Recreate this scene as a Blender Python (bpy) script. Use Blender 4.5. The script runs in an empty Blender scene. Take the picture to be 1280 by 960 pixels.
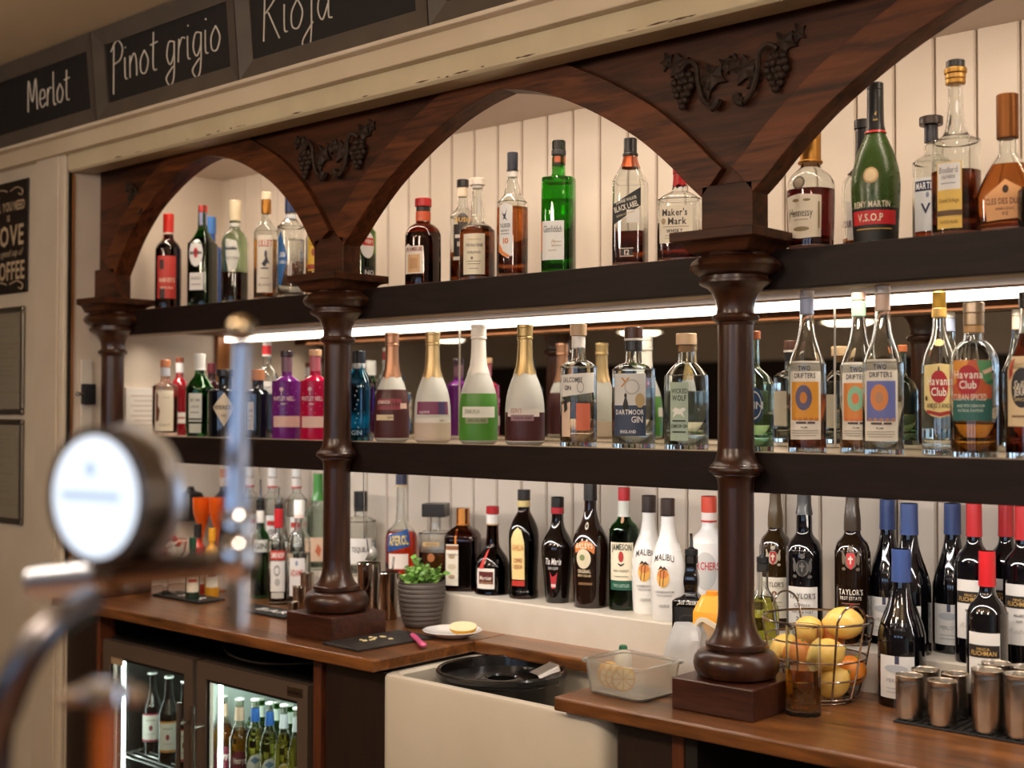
import bpy, math, random
from mathutils import Vector, Matrix
random.seed(7)
SC = bpy.context.scene
COL = SC.collection
PI = math.pi
R = math.radians

# ------------------------------------------------------------------ camera
F = 1563.35                                   # focal length in pixels of a 1280 px wide frame
YAW, PITCH, ROLL = R(41.4866), R(1.2061), R(0.1075)
CAM = Vector((0, 0, 1.455))
_f = Vector((-math.sin(YAW)*math.cos(PITCH), math.cos(YAW)*math.cos(PITCH), math.sin(PITCH)))
_r = _f.cross(Vector((0, 0, 1))).normalized(); _u = _r.cross(_f)
_r2 = _r*math.cos(ROLL) + _u*math.sin(ROLL); _u2 = _u*math.cos(ROLL) - _r*math.sin(ROLL)
cd = bpy.data.cameras.new('camera'); cam = bpy.data.objects.new('camera', cd); COL.objects.link(cam)
cd.sensor_width = 36; cd.lens = F/1280*36; cd.clip_start = .02; cd.clip_end = 60
m = Matrix((_r2, _u2, -_f)).transposed().to_4x4(); m.translation = CAM
cam.matrix_world = m
cd.dof.use_dof = True; cd.dof.focus_distance = 2.5; cd.dof.aperture_fstop = 3.0
SC.camera = cam
# ------------------------------------------------------------------ world, exposure
w = bpy.data.worlds.new('world'); SC.world = w; w.use_nodes = True
bg = w.node_tree.nodes['Background']; bg.inputs[0].default_value = (.62, .78, 1, 1); bg.inputs[1].default_value = 3.0
SC.view_settings.view_transform = 'Standard'; SC.view_settings.look = 'None'
SC.view_settings.exposure = 0.0; SC.view_settings.gamma = 1; SC.view_settings.use_curve_mapping = False
cy = SC.cycles
cy.use_denoising = True; cy.max_bounces = 16; cy.transmission_bounces = 14; cy.glossy_bounces = 6; cy.diffuse_bounces = 4
cy.transparent_max_bounces = 8; cy.sample_clamp_indirect = 6; cy.caustics_reflective = True; cy.caustics_refractive = True; cy.blur_glossy = .6
# lamp strengths (lamps are built further down); globes and front strip are added fill
LED_MID, LED_TOP, LED_LOW, DOWNLIGHT, PENDANT, FRIDGE, FILL_GLOBE, FILL_STRIP = 5.0, 23.0, 17.5, 7.0, 9.0, 13.0, 50.0, 9.0

def ray(px, py):
    return _r2*((px-640)/F) - _u2*((py-480)/F) + _f
def at(px, py, y):                            # point of a pixel ray on the vertical plane y
    d = ray(px, py); return CAM + d*(y/d.y)
def az(px, py, z):                            # point of a pixel ray on the level z
    d = ray(px, py); return CAM + d*((z-CAM.z)/d.z)
def depth(p): return (Vector(p)-CAM).dot(_f)

# ------------------------------------------------------------------ materials
def lin(h):
    if not isinstance(h, str): return tuple(h)[:3]
    h = h.lstrip('#'); o = []
    for i in (0, 2, 4):
        c = int(h[i:i+2], 16)/255; o.append(c/12.92 if c <= .04045 else ((c+.055)/1.055)**2.4)
    return tuple(o)
MATS = {}
def _new(key):
    mt = bpy.data.materials.new(key); mt.use_nodes = True
    return mt, mt.node_tree.nodes, mt.node_tree.links, mt.node_tree.nodes['Principled BSDF']
def paint(col, rough=.55, metal=0., coat=0., spec=.5):
    k = f'paint_{col}_{rough}_{metal}_{coat}'
    if k not in MATS:
        mt, n, l, b = _new(k)
        b.inputs['Base Color'].default_value = (*lin(col), 1); b.inputs['Roughness'].default_value = rough
        b.inputs['Metallic'].default_value = metal; b.inputs['Coat Weight'].default_value = coat; b.inputs['Coat Roughness'].default_value = .06
        b.inputs['Specular IOR Level'].default_value = spec
        # faint procedural mottling keeps every surface from being dead flat
        tc = n.new('ShaderNodeTexCoord'); nz = n.new('ShaderNodeTexNoise'); nz.inputs['Scale'].default_value = 35
        mr = n.new('ShaderNodeMapRange'); mr.inputs[3].default_value = max(0, rough-.05); mr.inputs[4].default_value = min(1, rough+.07)
        l.new(tc.outputs['Object'], nz.inputs['Vector']); l.new(nz.outputs[0], mr.inputs[0]); l.new(mr.outputs[0], b.inputs['Roughness'])
        MATS[k] = mt
    return MATS[k]
def wall_paint(col, col2, rough=.6, scale=6, bump=.05):
    k = f'wall_{col}_{col2}_{rough}'
    if k not in MATS:
        mt, n, l, b = _new(k)
        tc = n.new('ShaderNodeTexCoord'); nz = n.new('ShaderNodeTexNoise'); nz.inputs['Scale'].default_value = scale; nz.inputs['Detail'].default_value = 6
        cr = n.new('ShaderNodeValToRGB'); cr.color_ramp.elements[0].position = .35; cr.color_ramp.elements[1].position = .7
        cr.color_ramp.elements[0].color = (*lin(col2), 1); cr.color_ramp.elements[1].color = (*lin(col), 1)
        n2 = n.new('ShaderNodeTexNoise'); n2.inputs['Scale'].default_value = 180; bp = n.new('ShaderNodeBump'); bp.inputs['Strength'].default_value = bump; bp.inputs['Distance'].default_value = .002
        l.new(tc.outputs['Object'], nz.inputs['Vector']); l.new(nz.outputs[0], cr.inputs[0]); l.new(cr.outputs[0], b.inputs['Base Color'])
        l.new(tc.outputs['Object'], n2.inputs['Vector']); l.new(n2.outputs[0], bp.inputs['Height']); l.new(bp.outputs[0], b.inputs['Normal'])
        b.inputs['Roughness'].default_value = rough
        MATS[k] = mt
    return MATS[k]
def wood(key, c1, c2, rough=.35, axis='X', scale=1., coat=.3, bump=.15, stretch=9., spec=.5):
    k = 'wood_'+key
    if k not in MATS:
        mt, n, l, b = _new(k)
        tc = n.new('ShaderNodeTexCoord'); mp = n.new('ShaderNodeMapping')
        s = [26*scale]*3; s['XYZ'.index(axis)] = 26*scale/stretch; mp.inputs['Scale'].default_value = s
        nz = n.new('ShaderNodeTexNoise'); nz.inputs['Scale'].default_value = 1; nz.inputs['Detail'].default_value = 5; nz.inputs['Distortion'].default_value = 1.2
        n3 = n.new('ShaderNodeTexNoise'); n3.inputs['Scale'].default_value = 5.5; n3.inputs['Detail'].default_value = 4
        mx = n.new('ShaderNodeMath'); mx.operation = 'MULTIPLY_ADD'; mx.inputs[1].default_value = .3
        cr = n.new('ShaderNodeValToRGB'); e = cr.color_ramp.elements
        e[0].position = .42; e[0].color = (*lin(c1), 1); e[1].position = .82; e[1].color = (*lin(c2), 1)
        bp = n.new('ShaderNodeBump'); bp.inputs['Strength'].default_value = bump; bp.inputs['Distance'].default_value = .002
        l.new(tc.outputs['Object'], mp.inputs['Vector']); l.new(mp.outputs[0], nz.inputs['Vector']); l.new(mp.outputs[0], n3.inputs['Vector'])
        l.new(n3.outputs[0], mx.inputs[0]); l.new(nz.outputs[0], mx.inputs[2]); l.new(mx.outputs[0], cr.inputs[0]); l.new(cr.outputs[0], b.inputs['Base Color'])
        l.new(mx.outputs[0], bp.inputs['Height']); l.new(bp.outputs[0], b.inputs['Normal'])
        b.inputs['Roughness'].default_value = rough; b.inputs['Coat Weight'].default_value = coat; b.inputs['Coat Roughness'].default_value = .2; b.inputs['Specular IOR Level'].default_value = spec
        MATS[k] = mt
    return MATS[k]
def glass(col, rough=0., trans=1., ior=1.47):
    k = f'glass_{col}_{rough}_{trans}_{ior}'
    if k not in MATS:
        mt, n, l, b = _new(k)
        b.inputs['Base Color'].default_value = (*lin(col), 1); b.inputs['Roughness'].default_value = rough
        b.inputs['Transmission Weight'].default_value = trans; b.inputs['IOR'].default_value = ior
        if rough > .05:
            tc = n.new('ShaderNodeTexCoord'); nz = n.new('ShaderNodeTexNoise'); nz.inputs['Scale'].default_value = 60
            mr = n.new('ShaderNodeMapRange'); mr.inputs[3].default_value = rough*.85; mr.inputs[4].default_value = rough*1.15
            l.new(tc.outputs['Object'], nz.inputs['Vector']); l.new(nz.outputs[0], mr.inputs[0]); l.new(mr.outputs[0], b.inputs['Roughness'])
        MATS[k] = mt
    return MATS[k]
def thin_glass(col='#f6faf9', refl=.06):
    k = f'thin_glass_{col}_{refl}'
    if k not in MATS:
        mt, n, l, b = _new(k); n.remove(b); out = n['Material Output']
        tr = n.new('ShaderNodeBsdfTransparent'); tr.inputs[0].default_value = (*lin(col), 1)
        gs = n.new('ShaderNodeBsdfGlossy'); gs.inputs['Roughness'].default_value = .01
        lw = n.new('ShaderNodeLayerWeight'); pw = n.new('ShaderNodeMath'); pw.operation = 'POWER'; pw.inputs[1].default_value = 4
        ma = n.new('ShaderNodeMath'); ma.operation = 'MULTIPLY_ADD'; ma.inputs[1].default_value = .8; ma.inputs[2].default_value = refl*.5; mx = n.new('ShaderNodeMixShader')
        l.new(lw.outputs['Facing'], pw.inputs[0]); l.new(pw.outputs[0], ma.inputs[0])
        l.new(ma.outputs[0], mx.inputs[0]); l.new(tr.outputs[0], mx.inputs[1]); l.new(gs.outputs[0], mx.inputs[2]); l.new(mx.outputs[0], out.inputs[0])
        MATS[k] = mt
    return MATS[k]
def glow(col, strength, base=.8):
    k = f'glow_{col}_{strength}_{base}'
    if k not in MATS:
        mt, n, l, b = _new(k)
        b.inputs['Base Color'].default_value = (base, base, base, 1)
        b.inputs['Emission Color'].default_value = (*lin(col), 1); b.inputs['Emission Strength'].default_value = strength
        MATS[k] = mt
    return MATS[k]
def metal(col='#b8b4ae', rough=.25, aniso=0.):
    k = f'metal_{col}_{rough}_{aniso}'
    if k not in MATS:
        mt, n, l, b = _new(k)
        b.inputs['Base Color'].default_value = (*lin(col), 1); b.inputs['Metallic'].default_value = 1; b.inputs['Roughness'].default_value = rough
        if aniso:
            tg = n.new('ShaderNodeTangent'); tg.direction_type = 'RADIAL'; tg.axis = 'Z'; l.new(tg.outputs[0], b.inputs['Tangent']); b.inputs['Anisotropic'].default_value = .85
            tc = n.new('ShaderNodeTexCoord'); mp = n.new('ShaderNodeMapping'); mp.inputs['Scale'].default_value = (18, 18, 700)
            nz = n.new('ShaderNodeTexNoise'); bp = n.new('ShaderNodeBump'); bp.inputs['Strength'].default_value = aniso; bp.inputs['Distance'].default_value = .0006
            l.new(tc.outputs['Object'], mp.inputs[0]); l.new(mp.outputs[0], nz.inputs['Vector']); l.new(nz.outputs[0], bp.inputs['Height']); l.new(bp.outputs[0], b.inputs['Normal'])
        MATS[k] = mt
    return MATS[k]

# ------------------------------------------------------------------ mesh building
def catmull(P, k=4):
    if len(P) < 3: return list(P)
    o = []
    for i in range(len(P)-1):
        p0, p1, p2, p3 = P[max(i-1, 0)], P[i], P[i+1], P[min(i+2, len(P)-1)]
        for j in range(k):
            t = j/k; t2 = t*t; t3 = t2*t
            o.append(tuple(.5*(2*b+(c-a)*t+(2*a-5*b+4*c-d)*t2+(3*b-a-3*c+d)*t3) for a, b, c, d in zip(p0, p1, p2, p3)))
    o.append(tuple(P[-1])); return o
class MB:
    def __init__(s): s.v = []; s.f = []; s.mi = []; s.sm = []
    def add(s, v, f, mat=0, smooth=False):
        o = len(s.v); s.v += [tuple(p) for p in v]
        for q in f: s.f.append([i+o for i in q]); s.mi.append(mat); s.sm.append(smooth)
        return s
    def box(s, x0, x1, y0, y1, z0, z1, mat=0):
        v = [(x, y, z) for z in (z0, z1) for y in (y0, y1) for x in (x0, x1)]
        return s.add(v, [(0, 2, 3, 1), (4, 5, 7, 6), (0, 1, 5, 4), (2, 6, 7, 3), (0, 4, 6, 2), (1, 3, 7, 5)], mat)
    def rings(s, rs, n, mat=0, smooth=True, cap0=True, cap1=True, flip=False):
        v = [p for r in rs for p in r]; f = []
        for i in range(len(rs)-1):
            for j in range(n):
                a, b = i*n+j, i*n+(j+1) % n; f.append((a, b, b+n, a+n))
        if cap0: f.append(tuple(range(n-1, -1, -1)))
        if cap1: f.append(tuple(range((len(rs)-1)*n, len(rs)*n)))
        if flip: f = [tuple(reversed(q)) for q in f]
        return s.add(v, f, mat, smooth)
    def lathe(s, prof, n=24, c=(0, 0, 0), mat=0, smooth=True, cap0=True, cap1=True, sx=1, sy=1, e=2, flip=False):
        rs = []
        for r, z in prof: rs.append([(c[0]+p[0], c[1]+p[1], c[2]+z) for p in section(r*sx, r*sy, n, e)])
        return s.rings(rs, n, mat, smooth, cap0, cap1, flip)
    def tube(s, pts, r, n=8, mat=0, closed=False, smooth=True):
        P = [Vector(p) for p in pts]; rs = []; N = len(P); up = None
        rr = r if isinstance(r, (list, tuple)) else [r]*N
        for i in range(N):
            t = (P[(i+1) % N]-P[i-1]) if closed else (P[min(i+1, N-1)]-P[max(i-1, 0)])
            if t.length < 1e-9: t = Vector((0, 0, 1))
            t.normalize()
            if up is None: up = Vector((0, 0, 1)) if abs(t.z) < .9 else Vector((1, 0, 0))
            a = t.cross(up)
            if a.length < 1e-6: a = t.cross(Vector((.3, 1, .2)))
            a.normalize(); b = a.cross(t); up = b
            rs.append([tuple(P[i]+a*(rr[i]*math.cos(2*PI*k/n))+b*(rr[i]*math.sin(2*PI*k/n))) for k in range(n)])
        if closed:
            o = len(s.v); s.v += [p for q in rs for p in q]
            for i in range(N):
                for k in range(n):
                    a = o+i*n+k; b = o+i*n+(k+1) % n; c = o+((i+1) % N)*n+(k+1) % n; d = o+((i+1) % N)*n+k
                    s.f.append([a, d, c, b]); s.mi.append(mat); s.sm.append(smooth)
            return s
        return s.rings(rs, n, mat, smooth, flip=True)
    def ball(s, c, r, n=10, m=7, mat=0, sc=(1, 1, 1)):
        pr = [(math.sin(PI*i/m), -math.cos(PI*i/m)) for i in range(m+1)]
        rs = [[(c[0]+r*sc[0]*a*math.cos(2*PI*k/n), c[1]+r*sc[1]*a*math.sin(2*PI*k/n), c[2]+r*sc[2]*z) for k in range(n)] for a, z in [(max(a, 1e-4), z) for a, z in pr]]
        return s.rings(rs, n, mat, True)
    def prism(s, poly, y0, y1, mat=0, smooth=False):      # polygon in x,z extruded along y
        n = len(poly); v = [(x, y0, z) for x, z in poly]+[(x, y1, z) for x, z in poly]
        f = [tuple(range(n)), tuple(range(2*n-1, n-1, -1))]+[(i, i+n, (i+1) % n+n, (i+1) % n) for i in range(n)]
        return s.add(v, f, mat, smooth)
    def mesh(s, name, mats):
        me = bpy.data.meshes.new(name); me.from_pydata(s.v, [], s.f)
        for mt in (mats if isinstance(mats, (list, tuple)) else [mats]): me.materials.append(mt)
        me.polygons.foreach_set('material_index', s.mi); me.polygons.foreach_set('use_smooth', s.sm); me.update()
        if any(s.sm): me.set_sharp_from_angle(angle=R(32))
        return me
    def build(s, name, mats, parent=None, loc=(0, 0, 0), bevel=0, rz=0, seg=2):
        o = bpy.data.objects.new(name, s.mesh(name, mats)); COL.objects.link(o); o.location = loc; o.rotation_euler.z = rz
        if parent: o.parent = parent
        if bevel:
            b = o.modifiers.new('bevel', 'BEVEL'); b.width = bevel; b.segments = seg; b.limit_method = 'ANGLE'; b.angle_limit = R(40)
        return o
def section(rx, ry, n, e=2):
    o = []
    for k in range(n):
        t = 2*PI*(k+.5)/n; c, q = math.cos(t), math.sin(t)
        if e == 2: o.append((rx*c, ry*q))
        else: o.append((rx*math.copysign(abs(c)**(2/e), c), ry*math.copysign(abs(q)**(2/e), q)))
    return o
def empty(name, loc=(0, 0, 0), rz=0, parent=None):
    o = bpy.data.objects.new(name, None); COL.objects.link(o); o.location = loc; o.rotation_euler.z = rz; o.empty_display_size = .02
    if parent: o.parent = parent
    return o
def tag(o, label=None, cat=None, group=None, kind=None):
    for k, v in (('label', label), ('category', cat), ('group', group), ('kind', kind)):
        if v: o[k] = v
    return o
def struct(o): o['kind'] = 'structure'; return o
def box(name, x0, x1, y0, y1, z0, z1, mats, parent=None, bevel=0):
    c = ((x0+x1)/2, (y0+y1)/2, z0)
    if parent: c = (0, 0, 0)
    b = MB().box(x0-c[0], x1-c[0], y0-c[1], y1-c[1], z0-c[2], z1-c[2])
    return b.build(name, mats, parent, c, bevel)

# ------------------------------------------------------------------ glyph cache for printed lettering
GL = {}
def glyphs(chars, bold):
    for ch in chars:
        if (ch, bold) in GL or ch == ' ': continue
        c = bpy.data.curves.new('glyph', 'FONT'); c.body = ch; c.resolution_u = 2; c.size = 1
        if bold: c.offset = .018
        o = bpy.data.objects.new('glyph', c); COL.objects.link(o)
        GL[(ch, bold)] = o
    dg = bpy.context.evaluated_depsgraph_get(); dg.update()
    for k, o in list(GL.items()):
        if isinstance(o, tuple): continue
        me = bpy.data.meshes.new_from_object(o.evaluated_get(dg))
        v = [(p.co.x, p.co.y) for p in me.vertices]; f = [tuple(q.vertices) for q in me.polygons]
        x0 = min(p[0] for p in v); x1 = max(p[0] for p in v)
        GL[k] = ([(x-x0, y) for x, y in v], f, x1-x0)
        bpy.data.meshes.remove(me); c = o.data; bpy.data.objects.remove(o); bpy.data.curves.remove(c)
CH = 'ABCDEFGHIJKLMNOPQRSTUVWXYZabcdefghijklmnopqrstuvwxyz0123456789.\'&É%'
glyphs(CH, False); glyphs(CH, True)
def text2d(txt, h, bold=False, fit=None, slant=0., arch=0.):
    """lettering as flat faces, centred on 0,0; h is the cap height"""
    s = h/.70; V = []; Fc = []; x = 0
    for ch in txt:
        if ch == ' ': x += .3; continue
        v, f, w_ = GL[(ch, bold)]; o = len(V)
        V += [(px+x, py) for px, py in v]; Fc += [tuple(i+o for i in q) for q in f]; x += w_+.09
    w_ = x-.09; sx = s
    if fit: sx = fit/w_
    out = []
    for px, py in V:
        X = (px-w_/2)*sx; Y = (py-.35)*s
        out.append((X+slant*Y, Y-arch*X*X))
    return out, Fc
def wchild(o, parent):                         # child built in world coordinates under an unrotated Empty
    o.parent = parent; o.location = Vector(o.location)-parent.location; return o
# ------------------------------------------------------------------ key levels and planes (metres)
YB, YS, YC, YK = 2.394, 2.0, 1.97, 1.815       # back wall, shelf fronts, column axis, counter front
XL = -3.36                                     # left cheek of the recess
XR = 1.2
ZC, ZL = .92, .998                             # counter top, ledge top
ZM, ZT = 1.379, 1.7454                         # middle and top shelf surfaces
CREAM, CREAM2 = '#dcd0c2', '#d3c6b6'
M_CREAM = wall_paint(CREAM, CREAM2, .5, 5)
M_WALL = wall_paint('#cfc3b0', '#c4b7a3', .6, 4)
M_CEIL = wall_paint('#dccaab', '#d0be9e', .8, 2.5)
M_BEAM = wall_paint('#cbbf9f', '#bfb292', .45, 9)
M_WOOD = wood('dark_oak', '#1b0c06', '#522c17', .5, 'X', 1, 0, spec=.25)
M_WOODZ = wood('dark_oak_upright', '#1d0d08', '#45230f', .32, 'Z', 1, .25)
M_RIB = wood('arch_rib', '#2a1408', '#6a3a1c', .48, 'X', 1.3, 0, spec=.25)
M_SHELF = wood('black_shelf', '#150b08', '#221410', .55, 'X', 1.6, 0, .1, spec=.25)
M_TOP = wood('counter_top', '#38200f', '#8f5a2e', .3, 'X', 1.0, .3)
M_PLINTH = wood('plinth_wood', '#2a120a', '#4e2616', .4, 'X', 2, .2)
M_STILE = wood('stile_wood', '#3f1d0e', '#6d3a20', .45, 'Z', 1.5, .1)
M_DARK = paint('#17100d', .6); M_BLACK = paint('#0b0a0a', .5)
M_SHELFTOP = wall_paint('#b3a48f', '#a4957f', .3, 20)
M_UNDER = wood('shelf_underside', '#3a2010', '#663d20', .6, 'X', 1.2, 0, spec=.2)
M_BATTEN = wall_paint('#a8947c', '#9c8770', .6, 12)
CHROME = metal('#d8d8dc', .07); STEEL = metal('#b3a99c', .28); BRUSH = metal('#b9b1a7', .24, .12); GOLD = metal('#b98a45', .3)

# ---- room shell
struct(box('floor', -9, XR+3, -5, YB+.1, -.05, 0, wood('floorboards', '#5a4430', '#8a6a4c', .5, 'X', .6, .1)))
struct(box('ceiling', -9, XR+3, -5, YB+.1, 2.492, 2.56, M_CEIL))
struct(box('wall_left', -9.1, XL-.16, 1.855, 2.5, 0, 2.49, M_WALL))
struct(box('wall_recess_left', XL-.16, XL, 1.862, 2.5, 0, 2.49, M_CREAM))
struct(box('wall_far_left', -9.1, -9, -5, 1.86, 0, 2.49, M_WALL))
struct(box('wall_far_right', XR+3, XR+3.1, -5, YB+.1, 0, 2.49, M_WALL))
# room wall behind the photographer: dark panelling below, cream above, three windows
wf = struct(empty('wall_front', (0, -5, 0)))
wx = [(-2.6, -1.1), (-.6, .9), (1.4, 2.9)]
edges = [-9.0]+[e for q in wx for e in q]+[XR+3]
for i in range(0, len(edges), 2): wchild(box('wall_panel', edges[i], edges[i+1], -5.1, -5, 0, 2.49, M_WALL), wf)
for a, b in wx:
    wchild(box('wall_panel', a, b, -5.1, -5, 0, 1.0, M_WALL), wf); wchild(box('wall_panel', a, b, -5.1, -5, 2.15, 2.49, M_WALL), wf)
M_PANEL = wood('panelling', '#140b08', '#2b1710', .5, 'Z', 1, .1)
for i in range(0, len(edges), 2): struct(box('trim_1', edges[i], edges[i+1], -5, -4.97, 0, 1.9, M_PANEL))
for k, (a, b) in enumerate(wx):
    wn = struct(empty(f'window_{k+1}', (a, -5.05, 1.0)))
    mb = MB(); fr = paint('#d8d2c4', .4)
    for x0, x1, z0, z1 in ((a, b, 1.0, 1.05), (a, b, 2.1, 2.15), (a, a+.05, 1.0, 2.15), (b-.05, b, 1.0, 2.15), ((a+b)/2-.02, (a+b)/2+.02, 1.05, 2.1), (a, b, 1.58, 1.61)):
        mb.box(x0, x1, -5.07, -5.03, z0, z1)
    wchild(mb.build('window_frame', fr), wn)
    wchild(MB().box(a+.05, b-.05, -5.055, -5.05, 1.05, 2.1).build('pane', thin_glass('#f4f9ff')), wn)

# ---- back wall of the recess: tongue-and-groove boards, one object each
wb = struct(empty('wall_back', (0, YB, 0)))
wchild(box('backing', XL, XR+.2, YB+.006, YB+.1, 0, 2.49, paint('#8c7a66', .8)), wb)
PITCHB = .083; first = -1.9992
k0 = math.ceil((XL-first)/PITCHB)-1
bw = (PITCHB-.004)/2
bm = MB().prism([(-bw, 0), (-bw+.003, -.004), (bw-.003, -.004), (bw, 0), (bw, .006), (-bw, .006)], 0, 1)
bm.v = [(x, z, y) for x, y, z in bm.v]         # prism along y turned upright
me = None
for k in range(k0, k0+60):
    xa, xb = first+k*PITCHB, first+(k+1)*PITCHB
    if xb < XL+.02 or xa > XR: continue
    if me is None:
        mb = MB(); z0, z1 = .98, 2.195
        pr = [(-bw, .006), (-bw, 0), (-bw+.003, -.004), (bw-.003, -.004), (bw, 0), (bw, .006)]
        mb.add([(x, y, z0) for x, y in pr]+[(x, y, z1) for x, y in pr], [(i, i+1, i+7, i+6) for i in range(5)]+[(5, 4, 3, 2, 1, 0), (6, 7, 8, 9, 10, 11)])
        me = mb.mesh('board', M_CREAM)
    o = bpy.data.objects.new('board', me); COL.objects.link(o); o.parent = wb; o.location = ((xa+xb)/2, 0, 0)
struct(box('ceiling_recess', XL, XR+.2, 1.99, YB+.006, 2.192, 2.24, M_CREAM))
struct(box('wall_recess_right', XR, XR+.2, 1.86, YB, 0, 2.49, M_CREAM))

# ---- the trim on the left wall, the slot for the shutter, its guide rail
struct(box('trim_2', -3.525, -3.395, 1.842, 1.856, 0, 2.2, M_WALL, bevel=.004))
struct(box('trim_3', -3.395, XL-.004, 1.846, 1.862, 0, 2.2, wall_paint('#d8ccb8', '#cfc2ad', .5, 5), bevel=.006))
struct(box('trim_4', XL, XL+.004, 1.866, 1.874, .92, 2.14, wood('guide', '#7a4a22', '#a06a34', .5, 'Z')))
struct(box('trim_5', XL-.003, XL+.003, 1.858, 1.866, .92, 2.19, M_BLACK))

# ---- cornice over the recess: header board, nosing, shutter box beam, chalkboard ledge
struct(box('trim_6', -6.5, XR+2, 1.826, 1.9, 2.193, 2.242, wall_paint('#d3c5ab', '#c7b79b', .45, 3), bevel=.003))
struct(box('trim_7', -6.5, XR+2, 1.80, 1.9, 2.236, 2.247, wall_paint('#ddd0bb', '#d1c3ac', .4, 6), bevel=.004))
mb = MB(); xa, xb = XL+.006, XR
pr = [(1.85, 2.193), (1.85, 2.148), (1.858, 2.142), (1.862, 2.1425), (1.938, 2.150), (1.938, 2.2)]
n = len(pr); mb.add([(xa, y, z) for y, z in pr]+[(xb, y, z) for y, z in pr], [tuple(range(n-1, -1, -1)), tuple(range(n, 2*n))]+[(i, (i+1) % n, (i+1) % n+n, i+n) for i in range(n)])
beam = struct(mb.build('trim_8', M_BEAM, bevel=.0015))
# flaked paint along the lower arris of the beam: small chips standing a hair proud
chips = MB(); rr = random.Random(3)
for _ in range(26):
    x = rr.uniform(-3.2, -1.0); L = rr.uniform(.01, .05); z = 2.150+rr.uniform(-.001, .003); h = rr.uniform(.0008, .0022)
    chips.add([(x, 1.8495, z), (x+L*.5, 1.8495, z-h), (x+L, 1.8495, z+h*.3), (x+L*.4, 1.8495, z+h)], [(0, 1, 2, 3)])
o = chips.build('paint_chips', paint('#5a452f', .8)); o.parent = beam; o['kind'] = 'stuff'

# ---- shelves
def shelf(name, z, under, zbot):
    s = struct(empty(name, (-1.5, 2.2, zbot)))
    wchild(box('fascia', XL, XR, YS, YS+.022, zbot, z, M_SHELF, bevel=.002), s)
    wchild(box('shelf_board', XL, XR, YS+.022, YB-.004, under, z-.0005, [M_SHELFTOP if z < 1.5 else M_UNDER]), s)
    return s
s1 = shelf('trim_9', ZT, ZT-.0545, ZT-.0716)
wchild(box('batten', XL, XR, YS+.022, YS+.085, ZT-.0700, ZT-.0545, M_UNDER), s1)
wchild(box('batten_face', XL, XR, YS+.022, YS+.080, ZT-.0716, ZT-.0700, M_BATTEN), s1)
s2 = shelf('trim_10', ZM, ZM-.04, ZM-.0730)
wchild(box('edge_strip', XL, XR, YS, YS+.022, ZM, ZM+.0015, M_SHELFTOP), s2)

# ---- mirror behind the middle shelf, three panes with open seams
seam = [XL+.022, at(574, 430, YB-.01).x, at(1043, 430, YB-.01).x, XR]
M_MIRROR = metal('#e4e2dc', .004)
for i in range(3):
    o = MB().box(-(seam[i+1]-seam[i])/2+.0015, (seam[i+1]-seam[i])/2-.0015, -.004, .0, 0, .31).build('mirror_pane', M_MIRROR, None, ((seam[i]+seam[i+1])/2, YB-.004, ZM+.001))
    tag(o, ['mirror pane behind the purple and red gin bottles, left of the first seam', 'middle mirror pane behind the frosted gin bottles', 'right mirror pane behind the rum bottles'][i], 'mirror', 'mirror panes behind the middle shelf')
for i, x in enumerate(seam[1:3]):
    struct(box(f'trim_{11+i}', x-.0015, x+.0015, YB-.01, YB-.004, ZM+.001, ZM+.31, paint('#d8d2c6', .3)))
struct(box('trim_13', XL+.001, XL+.02, YB-.03, YB-.004, ZM+.001, ZM+.31, wood('edge_strip', '#8a5327', '#b5783f', .45, 'Z')))

# ---- ledge against the back wall, and counters
struct(box('trim_14', XL, XR, 2.245, YB, ZC-.03, ZL, wall_paint('#ddd6ca', '#d2c9ba', .4, 8), bevel=.004))
lc = struct(empty('trim_15', (-2.68, 2.0, ZC-.027)))
mb = MB().prism([(XL, YK), (-2.0, YK), (-2.0, 2.126), (-1.5, 2.126), (-1.5, YK), (XR, YK), (XR, 2.245), (XL, 2.245)], ZC-.027, ZC)
def counter(name, x0, x1, y0, y1): return struct(box(name, x0, x1, y0, y1, ZC-.027, ZC, M_TOP, bevel=.004))
COL.objects.unlink(lc); bpy.data.objects.remove(lc)
tag(counter('counter_top', XL, -2.0, YK, 2.245), 'dark varnished wooden worktop over the fridge, left of the sink', 'worktop')['kind'] = 'thing'
tag(counter('counter_top', -1.5, XR, YK, 2.245), 'dark varnished wooden worktop right of the sink under the fruit basket', 'worktop')['kind'] = 'thing'
tag(counter('counter_top', -1.998, -1.502, 2.126, 2.245), 'narrow wooden strip behind the white sink', 'worktop')['kind'] = 'thing'

# ---- cupboard carcasses under the worktops
def cupboard(x0, x1, label, open_=False):
    c = empty('cupboard', ((x0+x1)/2, 2.05, 0)); tag(c, label, 'cupboard', 'cupboards under the worktops')
    if open_:
        for n_, q in (('side_panel', (x0, x0+.025, 1.85, 2.24, 0, .893)), ('side_panel', (x1-.025, x1, 1.85, 2.24, 0, .893)), ('back_panel', (x0+.025, x1-.025, 2.2, 2.24, 0, .893)), ('shelf', (x0+.025, x1-.025, 1.87, 2.2, .45, .47)), ('base', (x0+.025, x1-.025, 1.87, 2.2, 0, .1))):
            wchild(box(n_, *q, M_DARK), c)
    else:
        wchild(box('carcass', x0, x1, 1.885, 2.24, 0, .893, M_DARK), c); wchild(box('door', x0+.004, x1-.004, 1.862, 1.884, .08, .885, wood('cupboard_door', '#1a0f0b', '#2c1a12', .5, 'Z'), bevel=.002), c)
    return c
def stile(x0, x1, parent): wchild(box('stile', x0, x1, 1.852, 1.9, 0, .893, M_STILE, bevel=.002), parent)
c1 = cupboard(-2.215, -2.012, 'dark narrow cupboard between the glass-door fridge and the sink'); stile(-2.243, -2.217, c1)
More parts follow.
